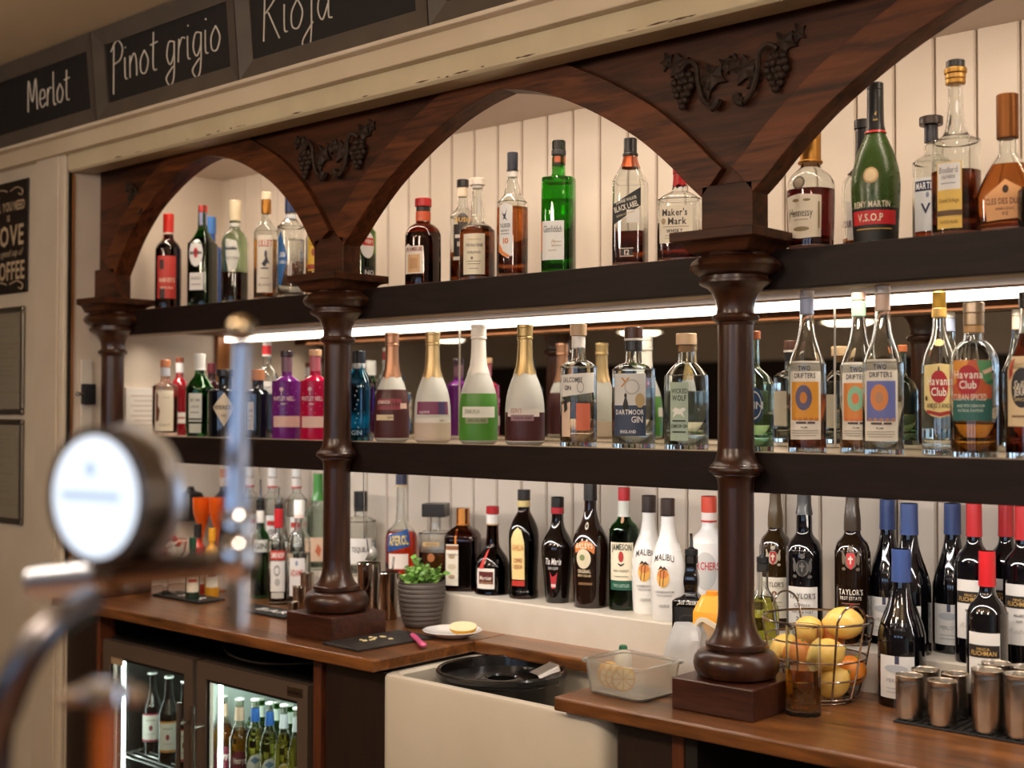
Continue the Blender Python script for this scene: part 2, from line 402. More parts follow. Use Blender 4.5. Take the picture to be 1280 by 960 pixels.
c2 = cupboard(-1.39, -1.262, 'dark narrow cupboard right of the sink below the clear tub'); stile(-1.26, -1.234, c2)
c3 = cupboard(-1.23, XR, 'open dark cupboard bay under the right worktop', True)
c4 = cupboard(XL, -3.18, 'dark cupboard panel at the left end beside the fridge'); stile(-3.178, -3.162, c4)

# ---- LED strips of the back bar, the last one added as fill
def led_strip(name, x0, x1, y0, y1, z0, z1, col, strength, label):
    e = empty(name, ((x0+x1)/2, (y0+y1)/2, z1)); tag(e, label, 'light strip')
    wchild(box('housing', x0, x1, y0-.002, y1+.002, z1, z1+.003, paint('#d9d4ca', .4)), e)
    wchild(box('diffuser', x0, x1, y0, y1, z0, z1, glow(col, strength)), e)
    return e
led_strip('light_strip', XL+.05, XR-.05, YB-.028, YB-.0095, 1.669, 1.687, '#fff0dd', LED_MID, 'bright white light strip along the mirror top under the top shelf')
def led_down(x0, x1, y0, y1, z, col, power, label, tilt=0, spread=180):
    e = empty('light_strip', ((x0+x1)/2, (y0+y1)/2, z)); tag(e, label, 'light strip')
    wchild(box('housing', x0, x1, y0, y1, z, z+.006, M_UNDER if spread < 180 else paint('#d9d4ca', .4)), e)
    ld = bpy.data.lights.new('light_strip_lamp', 'AREA'); ld.shape = 'RECTANGLE'; ld.size = x1-x0; ld.size_y = y1-y0; ld.energy = power; ld.color = lin(col)
    ld.spread = R(spread); lo = bpy.data.objects.new('lamp', ld); COL.objects.link(lo); lo.parent = e; lo.location = (0, 0, -.001); lo.rotation_euler.x = tilt
    return e
led_down(XL+.06, XR-.05, 2.004, 2.022, 2.184, '#ffead2', LED_TOP, 'warm light strip hidden behind the arches at the recess ceiling', R(28))
led_down(XL+.06, XR-.05, 2.026, 2.046, 1.331, '#fff6ee', LED_LOW, 'warm light strip hidden under the middle shelf', R(38))

led_down(XL+.06, XR-.05, 2.088, 2.102, ZT-.0615, '#fff0dc', FILL_STRIP, 'added fill light strip hidden behind the fascia of the top shelf', R(-4), 125)  # added strip that brightens the bottles on the middle shelf
# ---- ceiling downlights and pendants of the bar room, plus added fill globes
def downlight(x, y, label, power=DOWNLIGHT):
    e = empty('downlight', (x, y, 2.492)); tag(e, label, 'ceiling light', 'ceiling downlights of the bar room')
    MB().lathe([(.062, 0), (.062, -.006), (.05, -.01), (.045, -.004)], 24, cap0=False, cap1=False, flip=True).build('bezel', CHROME, e)
    MB().lathe([(.045, -.004), (.001, -.004)], 24, cap0=False, cap1=False, flip=True).build('lens', glow('#ffdcae', 8), e)
    ld = bpy.data.lights.new('downlight_lamp', 'AREA'); ld.shape = 'DISK'; ld.size = .09; ld.energy = power; ld.color = lin('#ffe3c6'); ld.spread = R(170)
    lo = bpy.data.objects.new('lamp', ld); COL.objects.link(lo); lo.parent = e; lo.location = (0, 0, -.012)
DL = [(-2.3, -.1), (-1.0, -.3), (.3, -.2), (-3.6, -1.5), (-1.6, -1.7), (.6, -1.7), (-5.5, -2.5), (2.2, -2.2)]
for i, (x, y) in enumerate(DL): downlight(x, y, f'round chrome ceiling downlight over the bar room, {["left of the photographer", "above the photographer", "right of the photographer", "over the left tables", "behind the photographer", "behind the right bar end", "near the far left wall", "near the far right wall"][i]}')
def globe(x, y, z, label):  # added out of view to brighten ceiling, header and signs
    e = empty('fill_lamp', (x, y, z)); tag(e, label, 'pendant lamp', 'added fill globes over the front bar')
    MB().tube([(0, 0, .12), (0, 0, 2.49-z)], .004, 6).build('cord', M_BLACK, e)
    MB().lathe([(.035, .112), (.035, .135), (.012, .15)], 20).build('holder', GOLD, e)
    MB().ball((0, 0, 0), .115, 24, 16).build('fill_ball', glow('#ffe8cf', FILL_GLOBE), e)
for x, l_ in ((-2.7, 'left added fill globe over the front bar'), (-1.35, 'middle added fill globe over the front bar'), (.1, 'right added fill globe over the front bar')): globe(x, .12, 2.12, l_)
def pendant(x, y, z, label):
    e = empty('pendant_lamp', (x, y, z)); tag(e, label, 'pendant lamp', 'pendant lamps of the bar room')
    MB().tube([(0, 0, .06), (0, 0, 2.49-z)], .003, 6).build('cord', M_BLACK, e)
    MB().lathe([(.02, .07), (.05, .06), (.14, .03), (.17, .0), (.166, .0), (.13, .025), (.02, .06)], 28, cap0=False, cap1=False).build('shade', paint('#e8e0cc', .5), e)
    MB().lathe([(.15, .004), (.12, -.012), (.001, -.016)], 28, cap0=False, cap1=False, flip=True).build('diffuser', glow('#fff2d8', PENDANT), e)
# ------------------------------------------------------------------ columns and arches
CX = [-3.305, -2.3013, -1.1998, -.10, 1.0]
lab = ['turned dark wooden column at the left cheek of the recess', 'turned dark wooden column between the fridge and the potted herb', 'turned dark wooden column between the clear tub and the fruit basket', 'turned dark wooden column beyond the right edge of the picture', 'turned dark wooden column at the far right end']
def column(x, label):
    e = empty('wooden_column', (x, YC, ZC)); tag(e, label, 'column', 'columns of the back bar'); z = lambda q: q-ZC
    h = .0835
    MB().box(-h, h, -h, h, 0, .056).build('plinth', M_PLINTH, e, bevel=.0025)
    base = [(.058, .056), (.070, .060), (.0755, .069), (.0775, .080), (.0755, .091), (.069, .100), (.060, .1040), (.049, .1050), (.048, .1075), (.0555, .109), (.0555, .1165), (.0505, .118), (.0440, .126), (.0385, .137), (.0350, .150), (.0333, .164), (.0325, .178)]
    MB().lathe(base, 40).build('base', M_WOODZ, e)
    MB().lathe([(.0325, .17), (.0325, .405)], 40, cap0=False, cap1=False).build('lower_shaft', M_WOODZ, e)
    MB().lathe([(.0325, .396), (.0335, .408), (.0365, .415), (.0425, .419), (.0425, .4215), (.0480, .4235), (.0500, .4275), (.0495, .432), (.0460, .435), (.0460, .4365), (.0410, .440), (.0370, .447), (.0345, .456), (.0328, .468)], 40).build('collar', M_WOODZ, e)
    MB().lathe([(.033, .455), (.032, .70)], 40, cap0=False, cap1=False).build('upper_shaft', M_WOODZ, e)
    cap = [(.033, .69), (.034, .695), (.0405, .698), (.0425, .703), (.0405, .708), (.0345, .711), (.0335, .72), (.036, .735), (.042, .748), (.052, .758), (.063, .763), (.066, .766), (.066, .7705), (.061, .772), (.061, .778), (.070, .781), (.079, .787), (.0835, .796), (.079, .805), (.070, .811), (.063, .814), (.061, .819)]
    MB().lathe(cap, 40).build('capital', M_WOODZ, e)
    mb = MB(); rs = []
    for hh, zz in ((.058, .818), (.062, .822), (.068, .832), (.074, .837), (.0865, .840), (.0865, .857)):
        rs.append([(-hh, -hh, zz), (hh, -hh, zz), (hh, hh, zz), (-hh, hh, zz)])
    mb.rings(rs, 4, smooth=False).build('abacus', M_WOOD, e, bevel=.0015)
    return e
for x, l_ in zip(CX, lab): column(x, l_)
arc = empty('arch_screen', (-1.5, 1.965, 1.777)); tag(arc, 'dark carved wooden screen of pointed arches over the column capitals', 'arch screen')
ZSPR, ZAP, PW = 1.845, 2.130, .0535
SH2 = [(0, 0), (.06, .095), (.14, .235), (.27, .43), (.41, .595), (.55, .735), (.71, .865), (.86, .95), (1, 1)]
SH1 = [(0, 0), (.06, .13), (.146, .31), (.25, .475), (.37, .625), (.52, .76), (.68, .875), (.85, .96), (1, 1)]
def half(x0, x1, sh):                            # intrados from spring x0 to apex x1
    return [(x0+(x1-x0)*u, ZSPR+(ZAP-ZSPR)*v) for u, v in catmull(sh, 4)]
def rib(x0, x1, sh, wid):
    I = half(x0, x1, sh); s = 1 if x1 > x0 else -1; E_ = []
    for i in range(len(I)):
        a, b = I[max(i-1, 0)], I[min(i+1, len(I)-1)]
        tx, tz = b[0]-a[0], b[1]-a[1]; L = math.hypot(tx, tz); E_.append((I[i][0]-s*tz/L*wid*s*s, I[i][1]+abs(tx)/L*wid))
    E_ = [(e[0], min(e[1], 2.165)) for e in E_]
    E_[-1] = (x1, min(2.165, ZAP+.06))
    n = len(I); y0, y1 = 1.94, 1.995; v = []
    for (a, b) in zip(I, E_): v += [(a[0], y0, a[1]), (a[0], y1, a[1]), (b[0], y0, b[1]), (b[0], y1, b[1])]
    f = []
    for i in range(n-1):
        o = 4*i; f += [(o, o+4, o+6, o+2), (o+1, o+3, o+7, o+5), (o, o+1, o+5, o+4), (o+2, o+6, o+7, o+3)]
    f += [(0, 2, 3, 1), (4*n-4, 4*n-3, 4*n-1, 4*n-2)]
    if s < 0: f = [tuple(reversed(q)) for q in f]
    return MB().add(v, f)
for i in range(4):
    xa, xb = CX[i]+PW, CX[i+1]-PW; xm = (xa+xb)/2; sh = SH1 if i == 0 else SH2
    for x0 in (xa, xb): wchild(rib(x0, xm, sh, .066).build('arch_rib', M_RIB, None, bevel=.0015), arc)
    # spandrel boards behind the ribs
    for x0 in (xa, xb):
        I = half(x0, xm, sh); xo = CX[i] if x0 == xa else CX[i+1]
        poly = [(a, b+.012) for a, b in I]+[(xm, 2.17), (xo, 2.17), (xo, ZSPR+.012)]
        mb = MB(); n = len(poly); y0, y1 = 1.957, 1.985
        # quads column by column keep the concave outline clean
        top = 2.191; pts = [(xo, ZSPR+.012)]+[(a, b+.012) for a, b in I]
        v = []; f = []
        for a, b in pts: v += [(a, y0, b), (a, y0, top), (a, y1, b), (a, y1, top)]
        for j in range(len(pts)-1):
            o = 4*j; f += [(o, o+4, o+5, o+1), (o+2, o+3, o+7, o+6), (o, o+2, o+6, o+4)]
        if x0 == xb: f = [tuple(reversed(q)) for q in f]
        wchild(mb.add(v, f).build('spandrel', M_WOOD), arc)
for i in range(5): wchild(MB().box(CX[i]-PW, CX[i]+PW, 1.94, 1.995, 1.777, ZSPR+.02).build('post', M_WOOD, None, bevel=.002), arc)
wchild(MB().box(XL+.001, CX[0], 1.957, 1.985, ZSPR, 2.191).build('spandrel', M_WOOD), arc)
# V-shaped infill over each post between two ribs
M_CARVE = wood('carving', '#1a110c', '#3a2a1f', .6, 'X', 3, 0, spec=.3)
gm = MB().ball((0, 0, 0), .0078, 9, 6).mesh('grape', M_CARVE)
def leafmesh(seed, s):
    r_ = random.Random(seed); mb = MB(); n = 15; V = [(0, -.006, 0)]
    for k in range(n):
        a = 2*PI*k/n; q = s*(.75+.3*math.cos(5*a/1.0)+.06*r_.random()); V.append((q*math.cos(a), -.001-.003*(k % 3 == 0), q*math.sin(a)*.85))
    V += [(p[0]*1.0, .006, p[2]) for p in V[1:]]
    f = [(0, 1+k, 1+(k+1) % n) for k in range(n)]+[(1+k, 1+n+k, 1+n+(k+1) % n, 1+(k+1) % n) for k in range(n)]
    return mb.add(V, f, 0, False).mesh('vine_leaf', M_CARVE)
LFM = [leafmesh(i, s) for i, s in enumerate((.030, .026, .022))]
def carving(x, z, sc=1.0, which='both'):
    e = empty('grape_carving', Vector((x, 1.955, z))-arc.location, parent=arc); e.scale = (sc,)*3
    tag(e, 'carved vine leaves and bunches of grapes')
    def put(me, p, rot=0, s=1): o = bpy.data.objects.new(me.name, me); COL.objects.link(o); o.parent = e; o.location = p; o.rotation_euler = (0, rot, 0); o.scale = (s,)*3
    for s in ((1, -1) if which == 'both' else (1,)):
        for row, (cnt, zz) in enumerate(((3, .018), (4, .006), (4, -.006), (3, -.018), (2, -.030), (1, -.041))):
            for k in range(cnt): put(gm, (s*(-.098+.012*(k-(cnt-1)/2)), -.005-.005*((k+row) % 2), zz))
        mb = MB().tube(catmull([(s*-.10, -.008, .03), (s*-.082, -.012, .04), (s*-.066, -.013, .028), (s*-.062, -.012, -.005), (s*-.052, -.012, -.036), (s*-.034, -.012, -.054)], 5), .0052, 7)
        mb.build('vine_stem', M_CARVE, e)
        mb = MB().tube(catmull([(s*-.034, -.012, -.054), (s*-.024, -.013, -.05), (s*-.02, -.012, -.04)], 4), [.009]*5+[.010]*4, 8); mb.build('vine_knot', M_CARVE, e)
        put(LFM[0], (s*-.034, -.006, .006), s*.5); put(LFM[1], (s*-.112, -.004, .040), s*-.4); put(LFM[2], (s*-.05, -.004, -.018), s*1.2, .8); put(LFM[2], (s*-.008, -.003, .022), s*.2, .9); put(LFM[2], (s*-.138, -.002, .052), s*1.9, .8)
carving(CX[2], 2.062); carving(CX[1], 2.065, .98); carving(CX[3], 2.062); carving(-3.095, 2.055, .8, 'one')
# ------------------------------------------------------------------ bottles
SHAPES = {
 'wine': [(0, .94), (.012, 1), (.58, 1), (.635, .95), (.68, .80), (.715, .56), (.745, .42), (.80, .375), (.97, .36), (1, .36)],
 'burg': [(0, .95), (.012, 1), (.40, 1), (.48, .95), (.56, .80), (.64, .60), (.72, .45), (.80, .385), (.97, .37), (1, .37)],
 'whisky': [(0, .95), (.012, 1), (.60, 1), (.65, .965), (.69, .84), (.72, .60), (.745, .45), (.80, .38), (1, .36)],
 'round': [(0, .93), (.012, 1), (.54, 1), (.60, .97), (.65, .86), (.69, .66), (.715, .46), (.75, .40), (1, .38)],
 'balv': [(0, .95), (.012, 1), (.45, 1), (.50, .93), (.535, .76), (.56, .52), (.58, .41), (.64, .42), (.70, .40), (.80, .33), (.88, .30), (1, .30)],
 'talisker': [(0, .95), (.01, 1), (.55, 1), (.60, .93), (.64, .72), (.67, .53), (.70, .50), (.74, .44), (.80, .33), (1, .31)],
 'glenf': [(0, .95), (.01, 1), (.66, 1), (.69, .95), (.715, .72), (.735, .48), (.76, .40), (1, .37)],
 'walker': [(0, .95), (.01, 1), (.60, 1), (.66, .97), (.72, .78), (.79, .52), (.86, .37), (.90, .33), (1, .32)],
 'maker': [(0, .95), (.01, 1), (.56, 1), (.61, .95), (.65, .75), (.68, .5), (.70, .36), (.80, .29), (1, .29)],
 'henn': [(0, .86), (.015, .92), (.2, .97), (.45, 1), (.52, .96), (.57, .82), (.61, .60), (.64, .42), (.68, .34), (.8, .31), (1, .30)],
 'remy': [(0, .86), (.012, .90), (.18, .95), (.34, 1), (.44, .96), (.55, .78), (.64, .53), (.70, .37), (.77, .31), (1, .30)],
 'boul': [(0, .96), (.01, 1), (.50, 1), (.535, .96), (.555, .82), (.57, .6), (.60, .46), (.68, .36), (.80, .31), (1, .30)],
 'cles': [(0, .93), (.012, .96), (.22, 1), (.30, .97), (.42, .72), (.52, .46), (.57, .30), (.62, .27), (1, .25)],
 'martini': [(0, .95), (.01, 1), (.57, 1), (.62, .93), (.68, .65), (.74, .42), (.79, .33), (1, .31)],
 'gin': [(0, .95), (.01, 1), (.60, 1), (.64, .96), (.675, .80), (.70, .50), (.725, .38), (1, .36)],
 'whitley': [(0, .95), (.01, 1), (.60, 1), (.64, .93), (.68, .66), (.71, .42), (.74, .35), (1, .33)],
 'bell': [(0, .80), (.006, .86), (.02, .95), (.06, 1), (.30, .985), (.42, .90), (.52, .72), (.60, .52), (.66, .42), (.74, .37), (.90, .34), (1, .36)],
 'sapph': [(0, .9), (.01, .95), (.50, 1), (.62, .98), (.68, .82), (.76, .52), (.82, .40), (1, .38)],
 'rum': [(0, .95), (.01, 1), (.50, 1), (.54, .97), (.60, .80), (.68, .55), (.76, .42), (.82, .37), (1, .36)],
 'havana': [(0, .92), (.01, .97), (.10, .97), (.12, 1), (.50, 1), (.56, .97), (.62, .82), (.70, .52), (.76, .40), (.82, .36), (1, .34)],
 'grandm': [(0, .97), (.01, 1), (.06, .98), (.2, 1), (.32, .97), (.42, .80), (.50, .52), (.56, .38), (.68, .34), (1, .29)],
 'kahlua': [(0, .93), (.012, .97), (.06, .97), (.10, .92), (.30, .95), (.52, 1), (.62, .96), (.70, .78), (.77, .52), (.82, .40), (1, .37)],
 'cointreau': [(0, .95), (.01, 1), (.60, 1), (.67, .96), (.72, .80), (.76, .55), (.78, .40), (.82, .34), (1, .34)],
 'tia': [(0, .68), (.012, .74), (.2, .84), (.4, .96), (.48, 1), (.55, .97), (.62, .78), (.69, .52), (.75, .40), (.82, .37), (1, .36)],
 'baileys': [(0, .84), (.012, .90), (.2, .93), (.44, 1), (.52, .97), (.60, .80), (.68, .52), (.75, .38), (.82, .33), (1, .32)],
 'malibu': [(0, .86), (.012, .9), (.06, .93), (.25, .98), (.40, 1), (.50, .94), (.60, .74), (.68, .52), (.76, .42), (.82, .38), (1, .36)],
 'jack': [(0, .97), (.01, 1), (.56, 1), (.60, .97), (.63, .85), (.66, .42), (.70, .36), (.76, .42), (.82, .40), (.88, .33), (1, .33)],
 'aperol': [(0, .93), (.01, .97), (.30, 1), (.42, .97), (.48, .80), (.52, .55), (.55, .42), (.62, .33), (1, .27)],
 'disa': [(0, .95), (.01, 1), (.60, 1), (.64, .9), (.67, .5), (.69, .34), (1, .34)],
 'beer': [(0, .94), (.015, 1), (.52, 1), (.58, .95), (.66, .72), (.74, .50), (.82, .42), (.93, .38), (1, .40)],
 'vodka': [(0, .95), (.01, 1), (.62, 1), (.66, .95), (.70, .75), (.735, .50), (.76, .40), (1, .36)],
}
def prof_at(P, z):
    for (z0, r0), (z1, r1) in zip(P, P[1:]):
        if z <= z1: return r0+(r1-r0)*(z-z0)/max(1e-9, z1-z0)
    return P[-1][1]
def refine(V, Fc, mx=.16):
    V = list(V); T = []
    for q in Fc: T += [(q[0], q[i], q[i+1]) for i in range(1, len(q)-1)]
    for _ in range(4):
        if max(max(abs(V[a][0]-V[b][0]) for a, b in ((t[0], t[1]), (t[1], t[2]), (t[2], t[0]))) for t in T) < mx: break
        C = {}; N = []
        def mid(a, b):
            k = (min(a, b), max(a, b))
            if k not in C: C[k] = len(V); V.append(((V[a][0]+V[b][0])/2, (V[a][1]+V[b][1])/2))
            return C[k]
        for a, b, c in T:
            x, y, z = mid(a, b), mid(b, c), mid(c, a); N += [(a, x, z), (x, b, y), (z, y, c), (x, y, z)]
        T = N
    return V, T
def crest(u, z, s, c1, c2, c3):
    o = [('e', u, z, .62*s, .10*s, c1), ('p', [(u-.2*s, z+.045*s), (u+.2*s, z+.045*s), (u+.18*s, z-.02*s), (u, z-.055*s), (u-.18*s, z-.02*s)], c2)]
    for k in (-1, 1): o += [('e', u+k*.36*s, z+.012*s, .16*s, .075*s, c1), ('e', u+k*.40*s, z+.05*s, .10*s, .022*s, c1), ('e', u+k*.34*s, z-.05*s, .2*s, .02*s, c1)]
    o += [('e', u, z+.072*s, .26*s, .03*s, c1), ('e', u-.1*s, z+.09*s, .05*s, .012*s, c1), ('e', u+.1*s, z+.09*s, .05*s, .012*s, c1), ('r', u, z+.005*s, .07*s, .05*s, c3), ('r', u, z+.012*s, .22*s, .012*s, c3)]
    return o
def wrap_prints(items, P, H, r, e, sy, base_off):
    """labels, bands, emblems and lettering laid on the bottle wall"""
    mb = MB(); mats = []; cols = []
    for k, it in enumerate(items):
        kind = it[0]; off = base_off+.00022*k; V = []; Fc = []
        col = it[-1] if kind != 't' else it[5]
        if kind == 'r':
            _, u, z, w_, h_, c_ = it; nu = max(2, int(w_*7)); nv = max(1, int(h_*14))
            V = [(u-w_/2+w_*i/nu, z-h_/2+h_*j/nv) for j in range(nv+1) for i in range(nu+1)]
            Fc = [(j*(nu+1)+i, j*(nu+1)+i+1, (j+1)*(nu+1)+i+1, (j+1)*(nu+1)+i) for j in range(nv) for i in range(nu)]
        elif kind == 'e':
            _, u, z, w_, h_, c_ = it; n = 20; V = [(u, z)]+[(u+q*w_/2*math.cos(2*PI*i/n), z+q*h_/2*math.sin(2*PI*i/n)) for q in (.5, 1) for i in range(n)]
            Fc = [(0, 1+i, 1+(i+1) % n) for i in range(n)]+[(1+i, 1+n+i, 1+n+(i+1) % n, 1+(i+1) % n) for i in range(n)]
        elif kind == 'p':
            V = list(it[1]); cx_ = sum(p[0] for p in V)/len(V); cz_ = sum(p[1] for p in V)/len(V); n = len(V)
            V = [(cx_, cz_)]+[((p[0]+cx_)/2, (p[1]+cz_)/2) for p in V]+V
            Fc = [(0, 1+i, 1+(i+1) % n) for i in range(n)]+[(1+i, 1+n+i, 1+n+(i+1) % n, 1+(i+1) % n) for i in range(n)]
        elif kind == 't':
            _, u, z, h_, txt, c_ = it[:6]; opt = it[6] if len(it) > 6 else {}
            tv, Fc = text2d(txt, h_*H, opt.get('b', True), opt['w']*r if 'w' in opt else None, opt.get('s', 0), opt.get('a', 0)/r)
            ca, sa = math.cos(opt.get('rot', 0)), math.sin(opt.get('rot', 0))
            V = [(u+(x*ca-y*sa)/r, z+(x*sa+y*ca)/H) for x, y in tv]
        elif kind == 'ring':
            _, z, h_, c_ = it; n = 32; V = [(2*PI*i/n, z+s*h_/2) for s in (-1, 1) for i in range(n)]
            Fc = [(i, (i+1) % n, n+(i+1) % n, n+i) for i in range(n)]
        if Fc:                                       # make every face look outwards
            a, b, c = (V[i] for i in Fc[0][:3])
            if kind != 'ring' and (b[0]-a[0])*(c[1]-a[1])-(b[1]-a[1])*(c[0]-a[0]) < 0: Fc = [tuple(reversed(q)) for q in Fc]
        if kind in 'ep': V, Fc = refine(V, Fc)
        pts = []
        for u, z in V:
            rr = prof_at(P, z)*r
            if e <= 2.6 or kind == 'ring':
                if e <= 2.6: pts.append(((rr+off)*math.sin(u), -(rr*sy+off)*math.cos(u), z*H))
                else:
                    c, q = math.sin(u), -math.cos(u); pts.append(((rr+off)*math.copysign(abs(c)**(2/e), c), (rr*sy+off)*math.copysign(abs(q)**(2/e), q), z*H))
            else: pts.append((u*r, -(rr*sy*max(0., 1-min(.97, abs(u)*r/rr)**e)**(1/e)+off), z*H))
        mt = col if not isinstance(col, (str, tuple)) else paint(col, .5)
        if mt not in mats: mats.append(mt)
        mb.add(pts, Fc, mats.index(mt), kind != 't')
    return mb, mats
CAPMAT = {}
def capmat(c):
    if not isinstance(c, str): return c
    if c.startswith('m'): return metal('#'+c[1:].lstrip('#'), .42)
    return paint(c, .35, 0, .2)
def bottle(name, label, cx, y, z0, top, wpx, shape, gl, caps, prints=(), fill=None, liq=None, e=2, sy=1., rz=None, group=None, by=None, body=None, H=None, parts=(), cat='bottle', back=None):
    """cx, top, wpx: centre, top and width read in the photograph; y: distance row; z0: the surface it stands on"""
    P0 = at(cx, by or 560, y); X = P0.x
    pt = at(cx, top, y) if top else None
    if H is None: H = pt.z-z0
    r = wpx/2*depth((X, y, z0+H*.3))/F
    th = math.atan2(abs(X), y)
    if rz is None: rz = th if e <= 2.6 else th*.68
    if e > 2.6:
        a = abs(th-rz); r = r/max(.9, (math.cos(a)+sy*math.sin(a))*.86)
    P = SHAPES[shape] if isinstance(shape, str) else shape
    root = empty(name, (X, y, z0), rz); tag(root, label, cat, group)
    fine = [(z*H, q*r) for z, q in catmull(P, 3)]; Pf = [(z/H, q/r) for z, q in fine]
    n = 36 if e <= 2.6 else 40
    opaque = body is not None
    if opaque:
        MB().lathe([(q, z) for z, q in fine], n, sy=sy, e=e).build('bottle_body', body, root)
    else:
        t = min(.0028, .09*r); o_ = [(q, z) for z, q in fine]; i_ = [(max(q-t, .0015), z) for z, q in fine if z > .012 and z < H*.985]
        i_[0] = (i_[0][0], .009)
        prof = o_+[(i_[-1][0], H)]+list(reversed(i_))
        MB().lathe(prof, n, sy=sy, e=e, cap1=False).build('bottle_body', gl, root)
        b = root.children[0].data
        # close the inner floor
        mb = MB()
        if True:
            sec = [(p[0], p[1], .009) for p in section(i_[0][0]*1.0, i_[0][0]*sy, n, e)]
        import bmesh
        bm_ = bmesh.new(); bm_.from_mesh(b); bm_.verts.ensure_lookup_table()
        last = [bm_.verts[len(bm_.verts)-n+k] for k in range(n)]
        fc = bm_.faces.new(last); fc.smooth = True; bm_.to_mesh(b); bm_.free()
        if fill:
            zt = fill*H; lp = [(max(prof_at(Pf, .02)*r-t+.0005, .001), .0086)]+[(max(q-t+.0005, .001), z) for z, q in fine if .014 < z < zt-.001]
            lp.append((max(prof_at(Pf, fill)*r-t+.0005, .001), zt))
            MB().lathe(lp, n, sy=sy, e=e).build('liquid', liq, root)
    for k, (a, b, q, c, *nm) in enumerate(caps):
        rn = max(prof_at(Pf, min(a, 1)), prof_at(Pf, min(b, 1)))*r
        syc = 1 if a > .62 else sy
        za, zb = a*H, b*H; rr = rn*q; bv = min(.0012, (zb-za)*.2)
        kn = nm[0] if nm else ('cap' if k == 0 else 'neck_band')
        if kn == 'drip':
            mb = MB(); N = 18; rs = []
            lo = [za-(.02*H if j % 3 == 0 else .006*H)*(1+.8*((j*7) % 5)/5) for j in range(N)]
            for lvl in range(5):
                ring = []
                for j in range(N):
                    zz = lo[j]+(zb-lo[j])*lvl/4; q2 = prof_at(Pf, min(1, zz/H))*r+.0009; th = 2*PI*j/N; ring.append((q2*math.cos(th), q2*math.sin(th), zz))
                rs.append(ring)
            mb.rings(rs, N, cap0=False).build('wax_seal', capmat(c), root); continue
        if kn == 'follow':                           # a sleeve that follows the neck's curve
            zs = [za+(zb-za)*j/8 for j in range(9)]
            MB().lathe([(prof_at(Pf, min(1, zz/H))*r*q+.0006, zz) for zz in zs], 28, cap0=False).build('neck_sleeve', capmat(c), root); continue
        if kn == 'square':
            hh = rn*q; MB().box(-hh, hh, -hh, hh, za, zb).build('cap', capmat(c), root, bevel=.002); continue
        MB().lathe([(rr-bv, za), (rr, za+bv), (rr, zb-bv), (rr-bv, zb)], 24, sy=syc).build(kn, capmat(c), root)
    lab_obj = None
    if prints:
        sep = prints.index('|') if '|' in prints else len(prints)
        A, B = list(prints[:sep]), list(prints[sep+1:])
        if A:
            
            for k_, it_ in enumerate(A):
                mb, mats = wrap_prints([it_], Pf, H, r, e, sy, .0005+.00022*k_); ob_ = mb.build('label', mats, root); lab_obj = lab_obj or ob_
        if B:
            mb, mats = wrap_prints(B, Pf, H, r, e, sy, .0005+.00022*len(A)+.0002); mb.build('lettering', mats, lab_obj or root)
    if back and not opaque:
        mb, mats = wrap_prints([('r', PI, back[0], 1.7, back[1], '#d4d0c4')], Pf, H, r, 2 if e <= 2.6 else 2, sy if e <= 2.6 else 1, .0005)
        if e <= 2.6: mb.build('back_label', mats, root)
    for fn in parts: fn(root, H, r, Pf)
    return root
def pourer(h=.05, col='#b9b9bc'):
    def fn(root, H, r, Pf):
        q = Pf[-1][1]*r
        o = MB().lathe([(q*.8, H), (q*1.15, H+.001), (q*1.15, H+.012), (q*.6, H+.014), (q*.3, H+.018)], 16).build('pourer_collar', paint('#161616', .4), root)
        MB().tube([(0, 0, H+.012), (0, 0, H+.03), (0, -.004, H+h)], [.0042, .0036, .003], 8).build('pourer_spout', metal('#'+col.lstrip('#'), .2), root)
    return fn
def pour_up(shape, z): return z
CLR = glass('#f7faf8'); CLRG = glass('#e6f2ea'); AMB = glass('#b5561b'); 
def liqm(c, ior=1.36): return glass(tuple(round(q**.72, 4) for q in lin(c)), 0, 1, ior)
BR = paint('#0f0705', .06, 0, .6); BRW = paint('#1c0c06', .06, 0, .6); WINE = paint('#07060a', .05, 0, .8)
YF = 2.062
# ================================================================= top shelf
W, K, RD = '#efece4', '#15120f', '#b8201c'
G1 = 'bottles on the top shelf'
T = ZT
bottle('sherry_bottle', 'dark amber bottle with red cap and red label, first on the top shelf', 208.5, YF, T, 268, 32, 'wine', glass('#8a4a20'), [(.80, 1, 1.1, '#c8281c'), (.785, .80, 1.12, '#e8ddc8')],
  [('r', -.15, .33, 1.5, .44, '#c43a34'), '|', ('t', -.1, .30, .045, 'HARVEYS', '#f2dcc0', {'w': 1.2}), ('r', -.5, .46, .35, .10, '#3a1512'), ('r', -.45, .16, .4, .10, '#2b100d'), ('t', -.1, .22, .02, 'BRISTOL CREAM', '#f2dcc0', {'w': .9})], .70, liqm('#3a1204'), group=G1)
bottle('vermouth_bottle', 'dark square-shouldered bottle with red cap and round white emblem label', 251.5, YF, T, 257.5, 37, 'martini', glass('#3f8a3a'), [(.93, 1, 1.15, '#b02a2a'), (.80, .93, 1.06, '#8d8fb5')],
  [('e', -.05, .52, 1.15, .27, '#e9e9ea'), ('r', 0, .24, 1.15, .17, '#e4e2df'), '|', ('e', -.05, .52, .38, .10, '#c02a2c'), ('t', -.05, .52, .035, 'MARTINI', '#1e1a1a', {'w': .95}), ('t', 0, .27, .025, 'ROSSO', '#777777', {'w': .8}), ('r', 0, .21, .8, .008, '#999999')], .68, liqm('#150403'), e=4, rz=R(28), group=G1)
